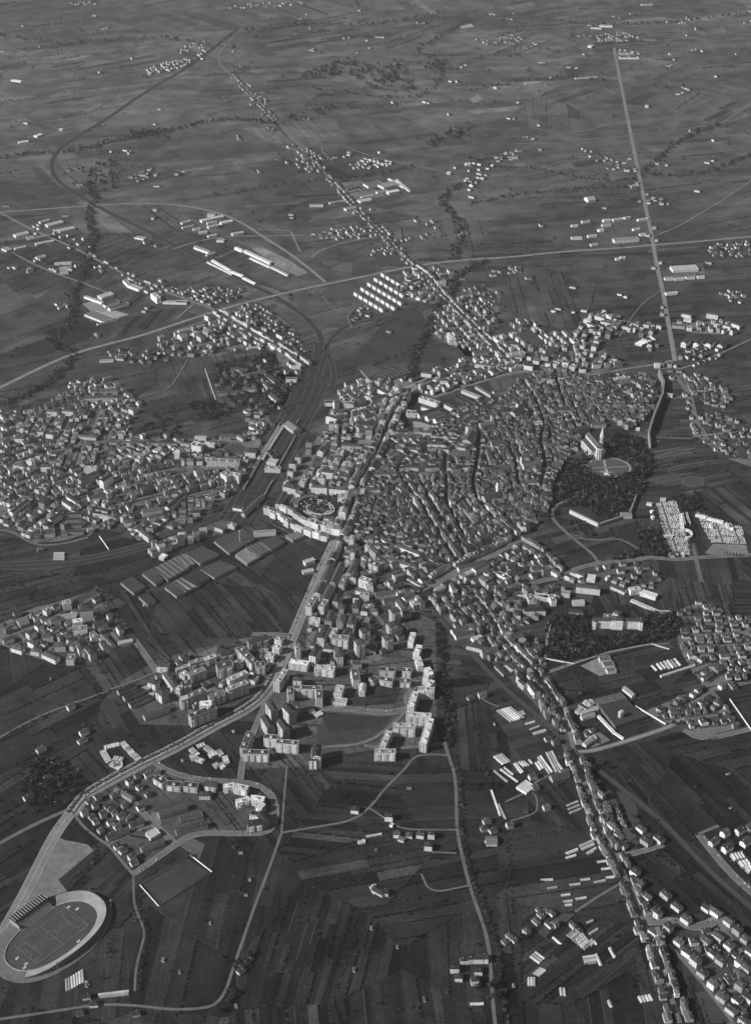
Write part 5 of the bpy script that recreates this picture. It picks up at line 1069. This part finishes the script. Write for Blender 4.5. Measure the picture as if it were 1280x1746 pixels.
pw = [wagon(m_) for m_ in mwag]; used = [False] * 4; YP = smooth(Gs(RAILS[0][1]))
for o_, t0, n in ((-31, .1, 9), (-26.4, .35, 12), (26.5, .2, 14), (31.2, .5, 8), (22, .55, 6), (-12, .6, 5)):
    Wk = walk(offset(YP, o_), 14.2)
    for i in range(n):
        j = int(len(Wk) * t0) + i
        if j >= len(Wk): break
        k = random.randrange(4) if i % 4 else 3
        e = pw[k] if not used[k] else ctree(pw[k]); used[k] = True; x, y, h = Wk[j]; e.location = (x, y, .55); e.rotation_euler = (0, 0, h)
        reg(e, ('black', 'dark', 'grey', 'pale')[k] + ' railway wagon on the sidings', 'wagon', 'wagons in the railway yard', x, y)
for k in range(4):
    if not used[k]: e = pw[k]; x, y, h = walk(offset(YP, -12), 14)[k]; e.location = (x, y, .55); e.rotation_euler = (0, 0, h); reg(e, 'railway wagon', 'wagon', 'wagons in the railway yard', x, y)
# ---------------------------------------------------------------- turn the building records into objects
def wall_uvq(mb, a, b, z0, z1, m, u0): mb.wallq(a, b, z0, z1, m, u0)
def shape(r, wm, rm, x=0.0, y=0.0, a=0.0, z=0.0):
    """walls into wm, roof into rm"""
    L, W, H = r['L'], r['W'], r['H']; style = 0
    if r['k'] in ('industrial_shed', 'warehouse', 'farm_shed', 'burial_chapel', 'platform_canopy'): style = 2
    elif r.get('bal'): style = 1
    mw = wallm(r['wt'], style); mr = roofm(r['rt']); q = rect(x, y, a, L, W)
    c, s = math.cos(a), math.sin(a); T = lambda u, v, h: (x + c * u - s * v, y + s * u + c * v, h)
    kind = r['roof']
    if kind == 'flat':
        wm.prism(q, 0, H + .6, mw, mw, cap=False); rm.prism(rect(x, y, a, L - .7, W - .7), H - .3, H, mr, mr)
        qi = rect(x, y, a, L - .7, W - .7)
        for i in range(4):
            j = (i + 1) % 4
            wm.face([(*q[i], H + .6), (*q[j], H + .6), (*qi[j], H + .6), (*qi[i], H + .6)], mw, [(0, -1)] * 4)
            wm.face([(*qi[j], H - .1), (*qi[i], H - .1), (*qi[i], H + .6), (*qi[j], H + .6)], mw, [(0, -1)] * 4)
        return
    rise = W * (.24 if kind == 'gable' else .2); o = .55
    wm.prism(q, 0, H, mw, mw, cap=False)
    if kind == 'gable':
        for sx in (1, -1):
            P = [T(sx * L/2, -W/2, H), T(sx * L/2, W/2, H), T(sx * L/2, 0, H + rise)]; wm.face(P if sx > 0 else P[::-1], mw, [(0, -1)] * 3)
        e = o * rise / (W / 2); h0, h1 = H - e + .12, H + rise + .12
        rm.face([T(-L/2-o, -W/2-o, h0), T(L/2+o, -W/2-o, h0), T(L/2+o, 0, h1), T(-L/2-o, 0, h1)], mr)
        rm.face([T(L/2+o, W/2+o, h0), T(-L/2-o, W/2+o, h0), T(-L/2-o, 0, h1), T(L/2+o, 0, h1)], mr)
    else:
        k = max(0.3, L/2 - W/2); h0, h1 = H + .05, H + rise + .05
        A, B_, C, D = [T(u * (L/2+o), v * (W/2+o), h0) for u, v in ((-1,-1),(1,-1),(1,1),(-1,1))]; R0, R1 = T(-k, 0, h1), T(k, 0, h1)
        rm.face([A, B_, R1, R0], mr); rm.face([C, D, R0, R1], mr); rm.face([B_, C, R1], mr); rm.face([D, A, R0], mr); rm.face([D, C, B_, A], mr)
NOUN = {'apartment_block': 'apartment block', 'tower_block': 'tower block', 'row_house': 'row of houses', 'apartment_house': 'apartment house', 'detached_house': 'house', 'villa': 'villa', 'farmhouse': 'farmhouse', 'farm_shed': 'shed',
 'warehouse': 'warehouse', 'hospital': 'hospital', 'school_building': 'public building', 'public_building': 'large building', 'industrial_shed': 'industrial shed', 'burial_chapel': 'burial chapel', 'town_house': 'old town house', 'town_building': 'town building',
 'modern_block': 'housing block', 'terraced_house': 'terraced house', 'village_house': 'village house', 'roadside_house': 'roadside house', 'platform_canopy': 'platform canopy'}
GRP = {'apartment_block': 'apartment blocks of the new quarters', 'apartment_house': 'small apartment houses', 'detached_house': 'houses in gardens', 'villa': 'villas of the right-hand suburb', 'farmhouse': 'farmhouses on the plain', 'farm_shed': 'small sheds in the fields',
 'town_house': 'houses of the old town', 'town_building': 'buildings of the town centre', 'modern_block': 'housing blocks of the northern suburb', 'terraced_house': 'terraced houses along the streets', 'village_house': 'village houses', 'roadside_house': 'houses along the road',
 'industrial_shed': 'industrial sheds', 'tower_block': 'tower blocks', 'row_house': 'rows of houses', 'public_building': 'large public buildings', 'burial_chapel': 'chapels in the cemetery', 'warehouse': 'warehouses', 'school_building': 'public buildings on the right', 'platform_canopy': 'platform canopies'}
by = {}
for r in B:
    px, py, d = PX(r['x'], r['y']); r['px'], r['py'] = px, py; r['vis'] = (-30 < px < 1310 and -10 < py < 1790); r['size'] = (r['L'] * r['W'] + r['L'] * r['H']) / d ** 2 + (1 if r['vis'] else 0)
    by.setdefault(r['k'], []).append(r)
SMALL_PX = 2.0e-4
NB = 0
print('BUILDINGS', {k: len(v) for k, v in by.items()})
for k, lst in by.items():
    lst.sort(key=lambda r: -r['size']); vis = [r for r in lst if r['vis']]; rest = [r for r in lst if not r['vis']]
    single, mass = vis[:290], vis[290:] + rest
    for r in single:
        e = empty(k, r['x'], r['y'], 0, r['a']); wm, rm = MB(), MB(); shape(r, wm, rm); wm.build('wall', e); ro = rm.build('roof', e); d = PX(r['x'], r['y'])[2]
        L, W, H = r['L'], r['W'], r['H']; NB += 1
        if r.get('bal') and H > 11:
            n = max(2, int(L / 11))
            for s in (1, -1):
                for i in range(n):
                    m = MB(); mb = simple('balcony_white', .6, .3, .3, rnd=.3); u = -L/2 + (i + .5) * L / n
                    for fl_ in range(1, int(H / 3.15)): m.box(u, s * (W/2 + .75), 0, L / n * .62, 1.5, fl_ * 3.15 - .15, fl_ * 3.15 + .95, mb, bottom=True)
                    m.build('balcony', e)
        if r['roof'] == 'flat' and H > 10 and L > 15:
            for i in range(max(1, int(L / 19))):
                m = MB(); u = -L/2 + (i + .5) * L / max(1, int(L / 19)); m.box(u, random.uniform(-.15, .15) * W, 0, 5, 4.2, H - .05, H + 2.8, wallm('white', 2), roofm('light')); m.build('stair_housing', ro)
        elif d < 3100 and r['roof'] != 'flat' and k not in ('warehouse', 'farm_shed', 'burial_chapel', 'industrial_shed'):
            m = MB(); m.box(L * random.uniform(-.3, .3), W * random.choice((-.2, .2)), 0, .9, .9, H, H + W * .2 + 1.6, simple('chimney_render', .4, .2, .3)); m.build('chimney', ro)
        hgt = 'tall' if H > 17 else ('low' if H < 7.5 else ''); sz = 'long' if L > 38 else ('small' if L < 12 else '')
        if k in ('town_house', 'terraced_house', 'village_house', 'villa', 'detached_house', 'farmhouse', 'roadside_house'): sz = 'long' if L > 19 else ('small' if L < 11 else '')
        rf = {'flat': 'flat-roofed', 'gable': 'gable-roofed', 'hip': 'hip-roofed'}[r['roof']]
        tn = {'white': 'white', 'pale': 'pale', 'cream': 'pale grey', 'grey': 'grey', 'dark': 'dark'}[r['wt']]
        look = ' '.join(x for x in (hgt, sz, tn, rf, NOUN[k]) if x)
        reg(e, look, NOUN[k].split()[-1] if k not in ('apartment_block', 'row_house', 'platform_canopy') else {'apartment_block': 'apartment block', 'row_house': 'row house', 'platform_canopy': 'canopy'}[k], GRP.get(k), r['x'], r['y'])
    if mass:
        m = MB()
        for r in mass: shape(r, m, m, r['x'], r['y'], r['a'])
        n_ = {'town_house': 'town_houses'}.get(k, k + 's' if not k.endswith('y') else k[:-1] + 'ies'); stuff(m.build(n_), 'remaining smaller ' + NOUN[k] + 's packed beyond the larger ones', NOUN[k] + 's')
# ---------------------------------------------------------------- trees
mleaf = [mat('foliage_%d' % i, tone_noise(t, .5, .25), .9, .1) for i, t in enumerate((.03, .06, .02, .1))]; mtrunk = simple('bark', .06, .3, .5)
def crown_tris(N, rx, rz, zc, size, rng):
    v = rng.normal(size=(N, 3)); v /= np.linalg.norm(v, axis=1)[:, None]; v *= (rng.random(N) ** .4)[:, None]
    lump = 1 + .25 * np.sin(v[:, 0] * 5 + rng.random() * 6) * np.cos(v[:, 1] * 4 + rng.random() * 6); c = v * lump[:, None] * np.array([rx, rx, rz]) + np.array([0, 0, zc])
    d1 = rng.normal(size=(N, 3)); d1 /= np.linalg.norm(d1, axis=1)[:, None]; d2 = np.cross(d1, rng.normal(size=(N, 3))); d2 /= np.linalg.norm(d2, axis=1)[:, None]
    s = size * rng.uniform(.6, 1.3, N)[:, None]; return np.stack([c - d1 * s - d2 * s * .6, c + d1 * s - d2 * s * .6, c + d2 * s], 1)
def tri_mesh(name, T, mats, mi=None):
    T = np.asarray(T, np.float32).reshape(-1, 3, 3); n = len(T); me = bpy.data.meshes.new(name)
    me.vertices.add(n * 3); me.vertices.foreach_set('co', T.reshape(-1)); me.loops.add(n * 3); me.loops.foreach_set('vertex_index', np.arange(n * 3, dtype=np.int32))
    me.polygons.add(n); me.polygons.foreach_set('loop_start', np.arange(0, n * 3, 3, dtype=np.int32)); me.polygons.foreach_set('loop_total', np.full(n, 3, np.int32))
    for m in mats: me.materials.append(m)
    if mi is not None: me.polygons.foreach_set('material_index', np.asarray(mi, np.int32))
    me.update(); me.validate(); o = bpy.data.objects.new(name, me); SC.collection.objects.link(o); return o
def tree_proto(cyp, i):
    rng = np.random.default_rng(i + 50); e = empty('cypress_tree' if cyp else 'broadleaf_tree', 0, 0)
    if cyp: T = crown_tris(200, .95, 4.6, 5.2, .42, rng); T[:, :, :2] *= np.clip((10.4 - T[:, :, 2:3]) / 7.5, .1, 1.15)
    else: T = crown_tris(210, 3.1, 2.5, 5.0, .62, rng)
    o = tri_mesh('crown', T, [mleaf[2 if cyp else i % 2]]); o.parent = e; m = MB(); lathe(m, 0, 0, [(.3, 0), (.2, 3.2), (.1, 5.5)], mtrunk, 6)
    if not cyp:
        for t in (0.5, 2.4, 4.3):
            A = np.array([0, 0, 2.6]); C = np.array([1.7 * math.cos(t), 1.7 * math.sin(t), 4.8])
            for dx, dy in ((.1, 0), (0, .1)): m.face([(A[0]-dx, A[1]-dy, A[2]), (A[0]+dx, A[1]+dy, A[2]), (C[0]+dx*.4, C[1]+dy*.4, C[2]), (C[0]-dx*.4, C[1]-dy*.4, C[2])], mtrunk)
    m.build('trunk', e); return e
protos = [[tree_proto(False, i) for i in range(4)], [tree_proto(True, i) for i in range(3)]]; pused = set()
SINGLE = []   # x, y, scale, cypress, phrase
for o_ in (5.2, 8.2):
    for x, y, h in walk(offset(RL[0][2], o_), 10): 
        if random.random() < .85: SINGLE.append((x, y, random.uniform(.3, .48), 0, 'small round avenue tree', 'trees planted along the broad avenue'))
for s, st_, k in (('1150,852 1120,852', 6, 'dark cypress by the cemetery wall'), ('1157,858 1192,945', 6, 'tall dark cypress along the cemetery edge'), ('1118,865 1145,940', 9, 'tall dark cypress inside the cemetery'), ('1172,870 1200,940', 6, 'tall dark cypress between the cemetery fields'), ('1160,850 1178,930', 7, 'tall dark cypress between the cemetery fields'),
        ('1230,945 1270,950', 5, 'small dark cypress beside the pale field'), ('1132,952 1170,950', 5, 'dark cypress in front of the cemetery'), ('1075,715 1105,722', 6, 'dark cypress near the town wall'), ('1190,880 1262,897', 8, 'dark cypress behind the far graves')):
    for x, y, h in walk(Gs(s), st_ + 2): SINGLE.append((x + random.uniform(-1, 1), y + random.uniform(-1, 1), random.uniform(.9, 1.5), 1, k, 'cypresses round the cemetery'))
for px, py, n, sp in ((1100, 1605, 2, 10), (1045, 1600, 1, 2), (75, 1330, 10, 40), (60, 1360, 8, 40), (95, 1340, 8, 30), (398, 1640, 6, 20), (395, 1700, 6, 20), (838, 1690, 8, 20), (890, 1600, 5, 15), (540, 865, 26, 75), (1010, 1310, 6, 20), (830, 1340, 5, 15)):
    x, y = G(px, py)
    for _ in range(n): SINGLE.append((x + random.gauss(0, sp * .5), y + random.gauss(0, sp * .5), random.uniform(.9, 1.9), 0, 'broad dark tree', 'trees standing among fields and houses'))
TREEPTS.sort(key=lambda t: -t[2] / (t[1] + 1000)); gp = TREEPTS[:80]; MASS = [(x, y, r) for x, y, r in TREEPTS[80:]]
for x, y, r in gp: SINGLE.append((x, y, r / 3.1, 0, 'round garden tree', 'trees standing among fields and houses'))
cnt = {0: 0, 1: 0}
for x, y, sc, cyp, look, grp in SINGLE:
    if cnt[cyp] >= 290: MASS.append((x, y, 3 * sc)); continue
    cnt[cyp] += 1; pl_ = protos[cyp]; i = random.randrange(len(pl_)); key = (cyp, i)
    e = pl_[i] if key not in pused else ctree(pl_[i]); pused.add(key)
    e.location = (x, y, 0); e.rotation_euler = (0, 0, random.random() * 6.28); e.scale = (sc, sc, sc * random.uniform(.85, 1.2)); reg(e, look, 'tree', grp, x, y)
block(Gs('1004,1071 1101,1071 1101,1086 1004,1086'))
# woods, river belts, hedges and vine rows: far more than anyone could count
def scatter(s, per, r0, r1, o=(0, 0), k=1.0, avoid=True):
    P = Gs(s, o, k); U = ext(P, 0); n = int(abs(area(P)) / per)
    t = 0
    while n > 0 and t < 60000:
        t += 1; x, y = random.uniform(U[0], U[1]), random.uniform(U[2], U[3])
        if inpoly(x, y, P) and not (avoid and occpt(x, y)): MASS.append((x, y, random.uniform(r0, r1))); n -= 1
def k_far(s): return float(s.split()[0].split(',')[1]) > 520
def belt(s, w, step, r0, r1, o=(0, 0), k=1.0, avoid=True):
    for x, y, h in walk(smooth(Gs(s, o, k)), step):
        for _ in range(max(1, int(w / (9 if k_far(s) else 15)))):
            d = random.uniform(-w / 2, w / 2); xx, yy = x - math.sin(h) * d + random.uniform(-step, step) * .5, y + math.cos(h) * d
            if not (avoid and occpt(xx, yy)): MASS.append((xx, yy, random.uniform(r0, r1)))
scatter('948,835 965,805 990,778 1030,765 1045,742 1090,748 1112,790 1100,820 1085,855 1060,872 1020,872 990,865 955,860', 62, 4, 7.5); scatter('975,885 1015,905 1010,915 985,915 960,895', 70, 3, 5); scatter('1000,870 1060,868 1080,850 1072,880 1030,888', 60, 3.5, 5.5)
scatter('938,1050 1005,1052 1012,1078 1098,1078 1100,1048 1150,1045 1160,1075 1140,1090 1050,1108 975,1128 934,1124', 52, 4, 7.5); scatter('1090,900 1120,905 1140,950 1105,948 1085,920', 60, 4, 6)
scatter('1142,850 1185,838 1200,870 1170,875', 70, 4, 6); scatter('1020,955 1090,935 1098,948 1040,962', 60, 3.5, 5); scatter('370,620 470,600 482,690 445,700 400,690 360,650', 130, 3.5, 6); scatter('320,690 355,680 400,700 380,720 340,715', 120, 3.5, 6)
scatter('45,1310 80,1290 130,1310 150,1350 120,1375 60,1385 40,1350', 130, 4, 7.5); scatter('900,850 950,850 950,880 930,890', 120, 3, 5); scatter('575,945 700,960 700,1000 600,990', 600, 3, 5); scatter('560,830 590,830 585,890 500,880 505,850', 260, 3, 4.5)
scatter('232,740 250,735 240,760 300,770 320,745 290,690 300,720 270,700', 160, 3, 5); scatter('600,900 660,880 660,930 620,930', 260, 3, 5)
belt('748,1048 752,1120 760,1180 764,1240 762,1275', 18, 5, 3, 5, avoid=True); belt('768,1290 785,1335 786,1415 797,1470 812,1520 830,1565 845,1612 850,1660 862,1750', 10, 4, 2.2, 4); belt('812,1185 814,1240 818,1290 835,1325 850,1375 865,1420 868,1500 872,1560', 6, 7, 1.6, 3)
belt('230,1530 244,1570 252,1592 244,1625 236,1690', 5, 4, 2, 3.6); belt('165,1395 150,1420 170,1470 120,1500', 6, 10, 2, 3); belt('185,1530 195,1560 190,1600 178,1640', 3, 9, 1.5, 2.5)
belt('0,690 60,672 100,640 140,600 115,600 85,585 95,575 120,560 128,530 125,500 140,480 150,450 160,420 160,390 150,370 165,340 150,310', 30, 10, 3, 6, avoid=True); belt('0,270 60,262 130,258 190,242 260,228 320,218 360,205 430,205 480,215', 38, 14, 4, 8)
belt('700,650 705,620 712,590 735,560 740,535 760,510 775,490 780,470 830,445', 26, 8, 3.5, 6); belt('775,445 780,420 790,390 770,365 750,340 765,325 800,310', 38, 12, 4, 7); belt('600,640 640,620 690,600 720,590 740,560', 10, 14, 3, 5)
scatter('630,110 690,100 700,130 715,150 700,160 640,155 590,130 500,140 530,120 590,100', 900, 6, 10); scatter('720,115 760,105 780,120 740,128', 900, 6, 10); scatter('555,185 580,175 560,200 530,200 500,215 490,200', 800, 5, 9); scatter('150,285 200,270 205,300 190,330 160,320 135,300', 750, 5, 9)
scatter('215,225 275,220 290,240 240,240', 600, 5, 8); scatter('710,245 760,225 800,210 805,230 740,250', 600, 5, 8); belt('800,270 850,290 900,285 960,300 1040,310 1090,305', 20, 14, 4, 7); belt('1090,305 1120,270 1160,240 1220,212', 24, 12, 4, 8); belt('1110,300 1200,298 1280,265', 26, 13, 4, 8)
belt('800,350 860,335 900,330 960,325 1020,320 1095,322', 16, 16, 4, 7); belt('520,150 600,160 680,170 720,165 760,130 740,100 700,85 760,60 800,35', 14, 20, 4, 8); belt('400,330 470,318 560,305 640,300 700,285', 12, 18, 4, 7); belt('440,380 480,360 540,340', 8, 14, 3, 5)
belt('800,155 880,140 960,128 1040,140', 16, 22, 5, 8); belt('0,60 120,80 260,60 400,85', 26, 34, 6, 11); belt('420,55 520,40 640,45 760,20', 26, 34, 6, 11); belt('900,30 1010,45 1140,40 1280,22', 16, 34, 6, 10); belt('820,100 900,80 960,90', 16, 30, 5, 9)
belt('435,705 470,700 500,655', 6, 8, 2.5, 4); belt('0,1010 60,985 120,980 190,975', 12, 12, 2.5, 4.5); belt('10,1045 80,1000 180,985', 10, 14, 2.5, 4); belt('165,1005 190,1050 215,1090 240,1135', 8, 8, 2.5, 4.5); belt('0,1262 60,1230 110,1208 200,1176', 5, 9, 2, 3.5)
belt('1040,1395 1130,1462 1200,1520', 5, 8, 2, 3.5); belt('1010,1285 1045,1312 1095,1352 1150,1398 1210,1440 1280,1500', 4, 10, 1.8, 3); belt('960,1130 1000,1180 1015,1210', 4, 10, 2, 3)
for _ in range(520):
    px, py = random.uniform(0, 1280), random.uniform(10, 1740); x, y = G(px, py)
    if not occpt(x, y): MASS.append((x, y, random.uniform(2.2, 4.5) * (1 + max(0, y - 3000) / 4000)))
tris, idx = [], []
rng = np.random.default_rng(3)
for x, y, r in MASS:
    n = 26 if y < 3800 else 14
    T = crown_tris(n, r, r * .85, r * 1.05, r * (.34 if n == 26 else .46), rng); T[:, :, 0] += x; T[:, :, 1] += y; tris.append(T); idx += [int(rng.choice(4, p=(.35, .27, .28, .1)))] * n
stuff(tri_mesh('woods', np.concatenate(tris), mleaf, idx), 'dark woods, river-bank thickets and park trees', 'woods')
print('TREES', len(MASS), cnt)
# vine and fruit rows along the field strips
tris = []; nrow = 0
for p, q, pr, along in EDGES:
    mx, my = (p[0] + q[0]) / 2, (p[1] + q[1]) / 2; px, py, d = PX(mx, my)
    if not (-80 < px < 1360 and -20 < py < 1800): continue
    if random.random() > pr * (.85 if my < 3600 else .45 if my < 4800 else .22): continue
    L = math.hypot(q[0] - p[0], q[1] - p[1])
    if L < 8: continue
    st_ = 3.8 if my < 3200 else (7 if my < 5200 else 16); n = int(L / st_)
    if n < 1: continue
    t = (np.arange(n) + .5) / n + rng.normal(0, .15 / max(n, 1), n); keep = rng.random(n) < .88; t = t[keep]; n = len(t)
    if n == 0: continue
    c = np.stack([p[0] + (q[0] - p[0]) * t, p[1] + (q[1] - p[1]) * t, np.zeros(n)], 1); c[:, :2] += rng.normal(0, .4, (n, 2))
    if occ([(mx - 4, my - 4), (mx + 4, my - 4), (mx + 4, my + 4), (mx - 4, my + 4)]) > 0: continue
    h = (2.5 if my < 3200 else 2.9) * (1 + max(0, my - 4000) / 4000) * random.uniform(.7, 1.35)
    for k in range(3):
        an = rng.random(n) * 6.28; wv = np.stack([np.cos(an), np.sin(an), np.zeros(n)], 1) * (h * .55); up = np.zeros((n, 3)); up[:, 2] = h * rng.uniform(.8, 1.6, n); up[:, :2] = rng.normal(0, .3, (n, 2))
        tris.append(np.stack([c - wv, c + wv, c + up], 1))
    nrow += 1
TT = np.concatenate(tris); oc = [not occpt(a[0, 0], a[0, 1]) for a in TT]; TT = TT[np.array(oc)]
stuff(tri_mesh('vine_rows', TT, [mleaf[2]]), 'dark rows of vines and fruit trees between the field strips', 'vine rows')
print('ROWS', nrow, len(TT))
b_d = MB(); mverge = simple('grass_track', .058, .5, .05, .4)
for p, q, pr, along in EDGES:
    if random.random() < (.75 if along else .4):
        mx, my = (p[0] + q[0]) / 2, (p[1] + q[1]) / 2
        if my < 9000 and (my < 3800 or random.random() < .45): strip(b_d, [p, q], (1.0 if my < 3500 else 2.2) * random.uniform(.7, 1.4), .05, mditch if random.random() < .62 else mverge)
struct(b_d.build('ditch'))
# ---------------------------------------------------------------- cars
mcar = [simple('car_paint_%d' % i, t, .05, .5, rough=.35) for i, t in enumerate((.75, .3, .06, .5))]; mgl = simple('car_glass', .02, .05, .5, rough=.1); mty = simple('tyre', .02, .1, .5)
def car(i):
    e = empty('parked_car', 0, 0); m = MB(); P = [(-2.1, .35), (-2.1, .85), (-1.5, .95), (1.1, .95), (2.05, .8), (2.1, .35)]
    def ext_(P, w_, m_, mm):
        for a, b in zip(P, P[1:] + P[:1]): mm.face([(a[0], w_, a[1]), (b[0], w_, b[1]), (b[0], -w_, b[1]), (a[0], -w_, a[1])], m_)
        mm.face([(a[0], -w_, a[1]) for a in P][::-1], m_); mm.face([(a[0], w_, a[1]) for a in P], m_)
    ext_(P, .8, mcar[i], m); m.build('body', e); m = MB(); ext_([(-1.5, .95), (-1.1, 1.4), (.3, 1.4), (.95, .95)], .7, mgl, m); m.build('window', e)
    m = MB(); m.box(-.4, 0, 0, 1.3, 1.36, 1.38, 1.44, mcar[i]); m.build('roof', e)
    for sx in (-1.3, 1.3):
        for sy in (-.75, .75):
            m = MB(); n = 8; Q = [(sx + .33 * math.cos(6.283 * k / n), .33 + .33 * math.sin(6.283 * k / n)) for k in range(n)]
            m.face([(a[0], sy - .1, a[1]) for a in Q], mty); m.face([(a[0], sy + .1, a[1]) for a in Q][::-1], mty)
            for k in range(n): a, b = Q[k], Q[(k + 1) % n]; m.face([(a[0], sy - .1, a[1]), (b[0], sy - .1, b[1]), (b[0], sy + .1, b[1]), (a[0], sy + .1, a[1])], mty)
            m.build('wheel', e)
    return e
cp = [car(i) for i in range(4)]; cu = set()
def place_car(x, y, h, where):
    i = random.randrange(4); e = cp[i] if i not in cu else ctree(cp[i]); cu.add(i); e.location = (x, y, 1.05); e.rotation_euler = (0, 0, h); reg(e, ('white', 'grey', 'black', 'pale')[i] + ' car ' + where, 'car', 'cars on the roads', x, y)
for i, (ri, off, where, n) in enumerate(((0, 1.6, 'driving on the broad avenue', 26), (0, 11.5, 'parked at the avenue side', 24), (1, 6, 'on the upper avenue', 30), (ridx('262,1298'), 3, 'on the curved estate road', 12), (ridx('545,1208'), 4, 'by the new apartment blocks', 14), (ridx('798,1007'), 3.4, 'in the long terraced street', 16), (ridx('1100,1572'), 3, 'on the lower right square', 8), (ridx('1190,1422 1212'), 3.5, 'on the lower right street', 8), (ridx('1150,616'), 3.5, 'on the straight highway', 22))):
    W_ = walk(offset(RL[ri][2], off), 9); random.shuffle(W_)
    for x, y, h in W_[:n]: place_car(x, y, h, where)
# ---------------------------------------------------------------- labels: look + place among landmarks
LM = [('the football stadium', 85, 1600), ('the walled playing field', 300, 1500), ('the curved estate road', 470, 1380), ('the avenue end', 160, 1350), ('the hilltop grove', 80, 1330), ('the four long parallel rows', 245, 1195), ('the avenue bend', 470, 1170), ('the avenue building site', 360, 1285),
 ('the half-built shells', 630, 1250), ('the new eastern blocks', 725, 1220), ('the hip-roofed towers', 665, 1065), ('the top of the avenue', 572, 918), ('the amphitheatre', 541, 868), ('the railway yard', 470, 760), ('the station', 490, 735), ('the large ribbed works', 350, 960), ('the round lawn', 400, 765),
 ('the cathedral', 1010, 770), ('the oval park lawn', 1037, 797), ('the fortress rampart', 1000, 885), ('the cemetery', 1150, 900), ('the wooded hospital park', 1052, 1060), ('the sawtooth works', 1050, 1205), ('the town wall', 1120, 690), ('the broad brown church', 800, 745), ('the tall church tower', 838, 845),
 ('the highway crossroads', 1113, 418), ('the highway junction', 560, 484), ('the long street crossing', 978, 1280), ('the canal lane', 778, 1400), ('the left-hand settlement', 110, 1075), ('the western suburb', 130, 760), ('the southern rail curve', 266, 926), ('the asylum trees', 420, 650), ('the long white sheds', 460, 430),
 ('the western works', 175, 530), ('the lorry park', 470, 445), ('the four big gabled blocks', 1205, 590), ('the northern field building site', 1105, 580), ('the hipped estate rows', 650, 485), ('the northern road stream', 770, 490), ('the warehouse yard', 640, 640), ('the barracks sheds', 740, 715), ('the ring road corner', 688, 672),
 ('the top-left white village', 300, 105), ('the upper-left railway curve', 90, 280), ('the roadside village', 545, 285), ('the villa suburb on the right', 1225, 1090), ('the lower right square', 1190, 1580), ('the long street end', 1150, 1720), ('the market garden glasshouses', 930, 1300), ('the riverside farm hamlet', 920, 1590),
 ('the lane-end farm', 395, 1660), ('the far end of the highway', 1046, 82), ('the quarry by the highway', 1150, 180), ('the dark central wood', 660, 140), ('the upper plain', 250, 220), ('the old town fork', 885, 922), ('the bastioned park road', 945, 870), ('the lower-centre farm', 660, 1520), ('the canal lane end', 820, 1650), ('the canal lane houses', 735, 1430),
 ('the curving upper street', 925, 740), ('the northern suburb', 960, 600), ('the eastern ring road', 1185, 720), ('the nursery frames', 1200, 780), ('the far left works', 60, 400), ('the curved bypass', 310, 350), ('the northern stream village', 830, 280), ('the eastern hamlet', 1245, 505)]
ORD = ['', 'second ', 'third ', 'fourth ', 'fifth ', 'sixth ', 'seventh ', 'eighth ', 'ninth ', 'tenth ', 'eleventh ', 'twelfth ']
groups = {}
for o, look, x, y in THINGS:
    px, py, d = PX(x, y); best = min(LM, key=lambda l: math.hypot(l[1] - px, (l[2] - py) * 1.5)); dx, dy = px - best[1], (py - best[2]) * 1.5; dist = math.hypot(dx, dy)
    if dist < 3: rel = 'right at '
    elif abs(dx) > abs(dy): rel = 'right of ' if dx > 0 else 'left of '
    else: rel = 'below ' if dy > 0 else 'above '
    groups.setdefault((look, rel + best[0]), []).append((dist, o))
for (look, rel), lst in groups.items():
    lst.sort(key=lambda t: t[0])
    for i, (d, o) in enumerate(lst):
        od = '' if len(lst) == 1 else (ORD[i] + 'nearest ' if i < 12 else '%dth nearest ' % (i + 1) if (i + 1) % 10 not in (1, 2, 3) or 10 < (i + 1) % 100 < 14 else '%d%s nearest ' % (i + 1, {1: 'st', 2: 'nd', 3: 'rd'}[(i + 1) % 10]))
        base = look if o['category'] != 'greenhouse' else look + ' white greenhouse'
        o['label'] = (base + ', ' + od + rel) if od else (base + ' ' + rel)
        if len(re.findall(r"[A-Za-z0-9'-]+", o['label'])) > 16: o['label'] = re.sub(r' (by|along|inside|between|beside|behind|in front of) the .*?,', ',', o['label'])
print('THINGS', len(THINGS), 'BUILT', NB, 'maxgroup', max(len(l) for l in groups.values()))
# ---------------------------------------------------------------- haze
if HAZE > 0:
    m = MB(); mh = bpy.data.materials.new('haze'); mh.use_nodes = True; t = mh.node_tree; t.nodes.clear(); ou = t.nodes.new('ShaderNodeOutputMaterial'); pv = t.nodes.new('ShaderNodeVolumePrincipled')
    pv.inputs['Color'].default_value = (.95, .95, .95, 1); pv.inputs['Density'].default_value = HAZE; pv.inputs['Anisotropy'].default_value = .6; t.links.new(pv.outputs[0], ou.inputs['Volume'])
    m.box(0, 9000, 0, 24000, 24000, -2.5, CH + 60, mh, bottom=True); h_ = m.build('haze'); h_['kind'] = 'stuff'
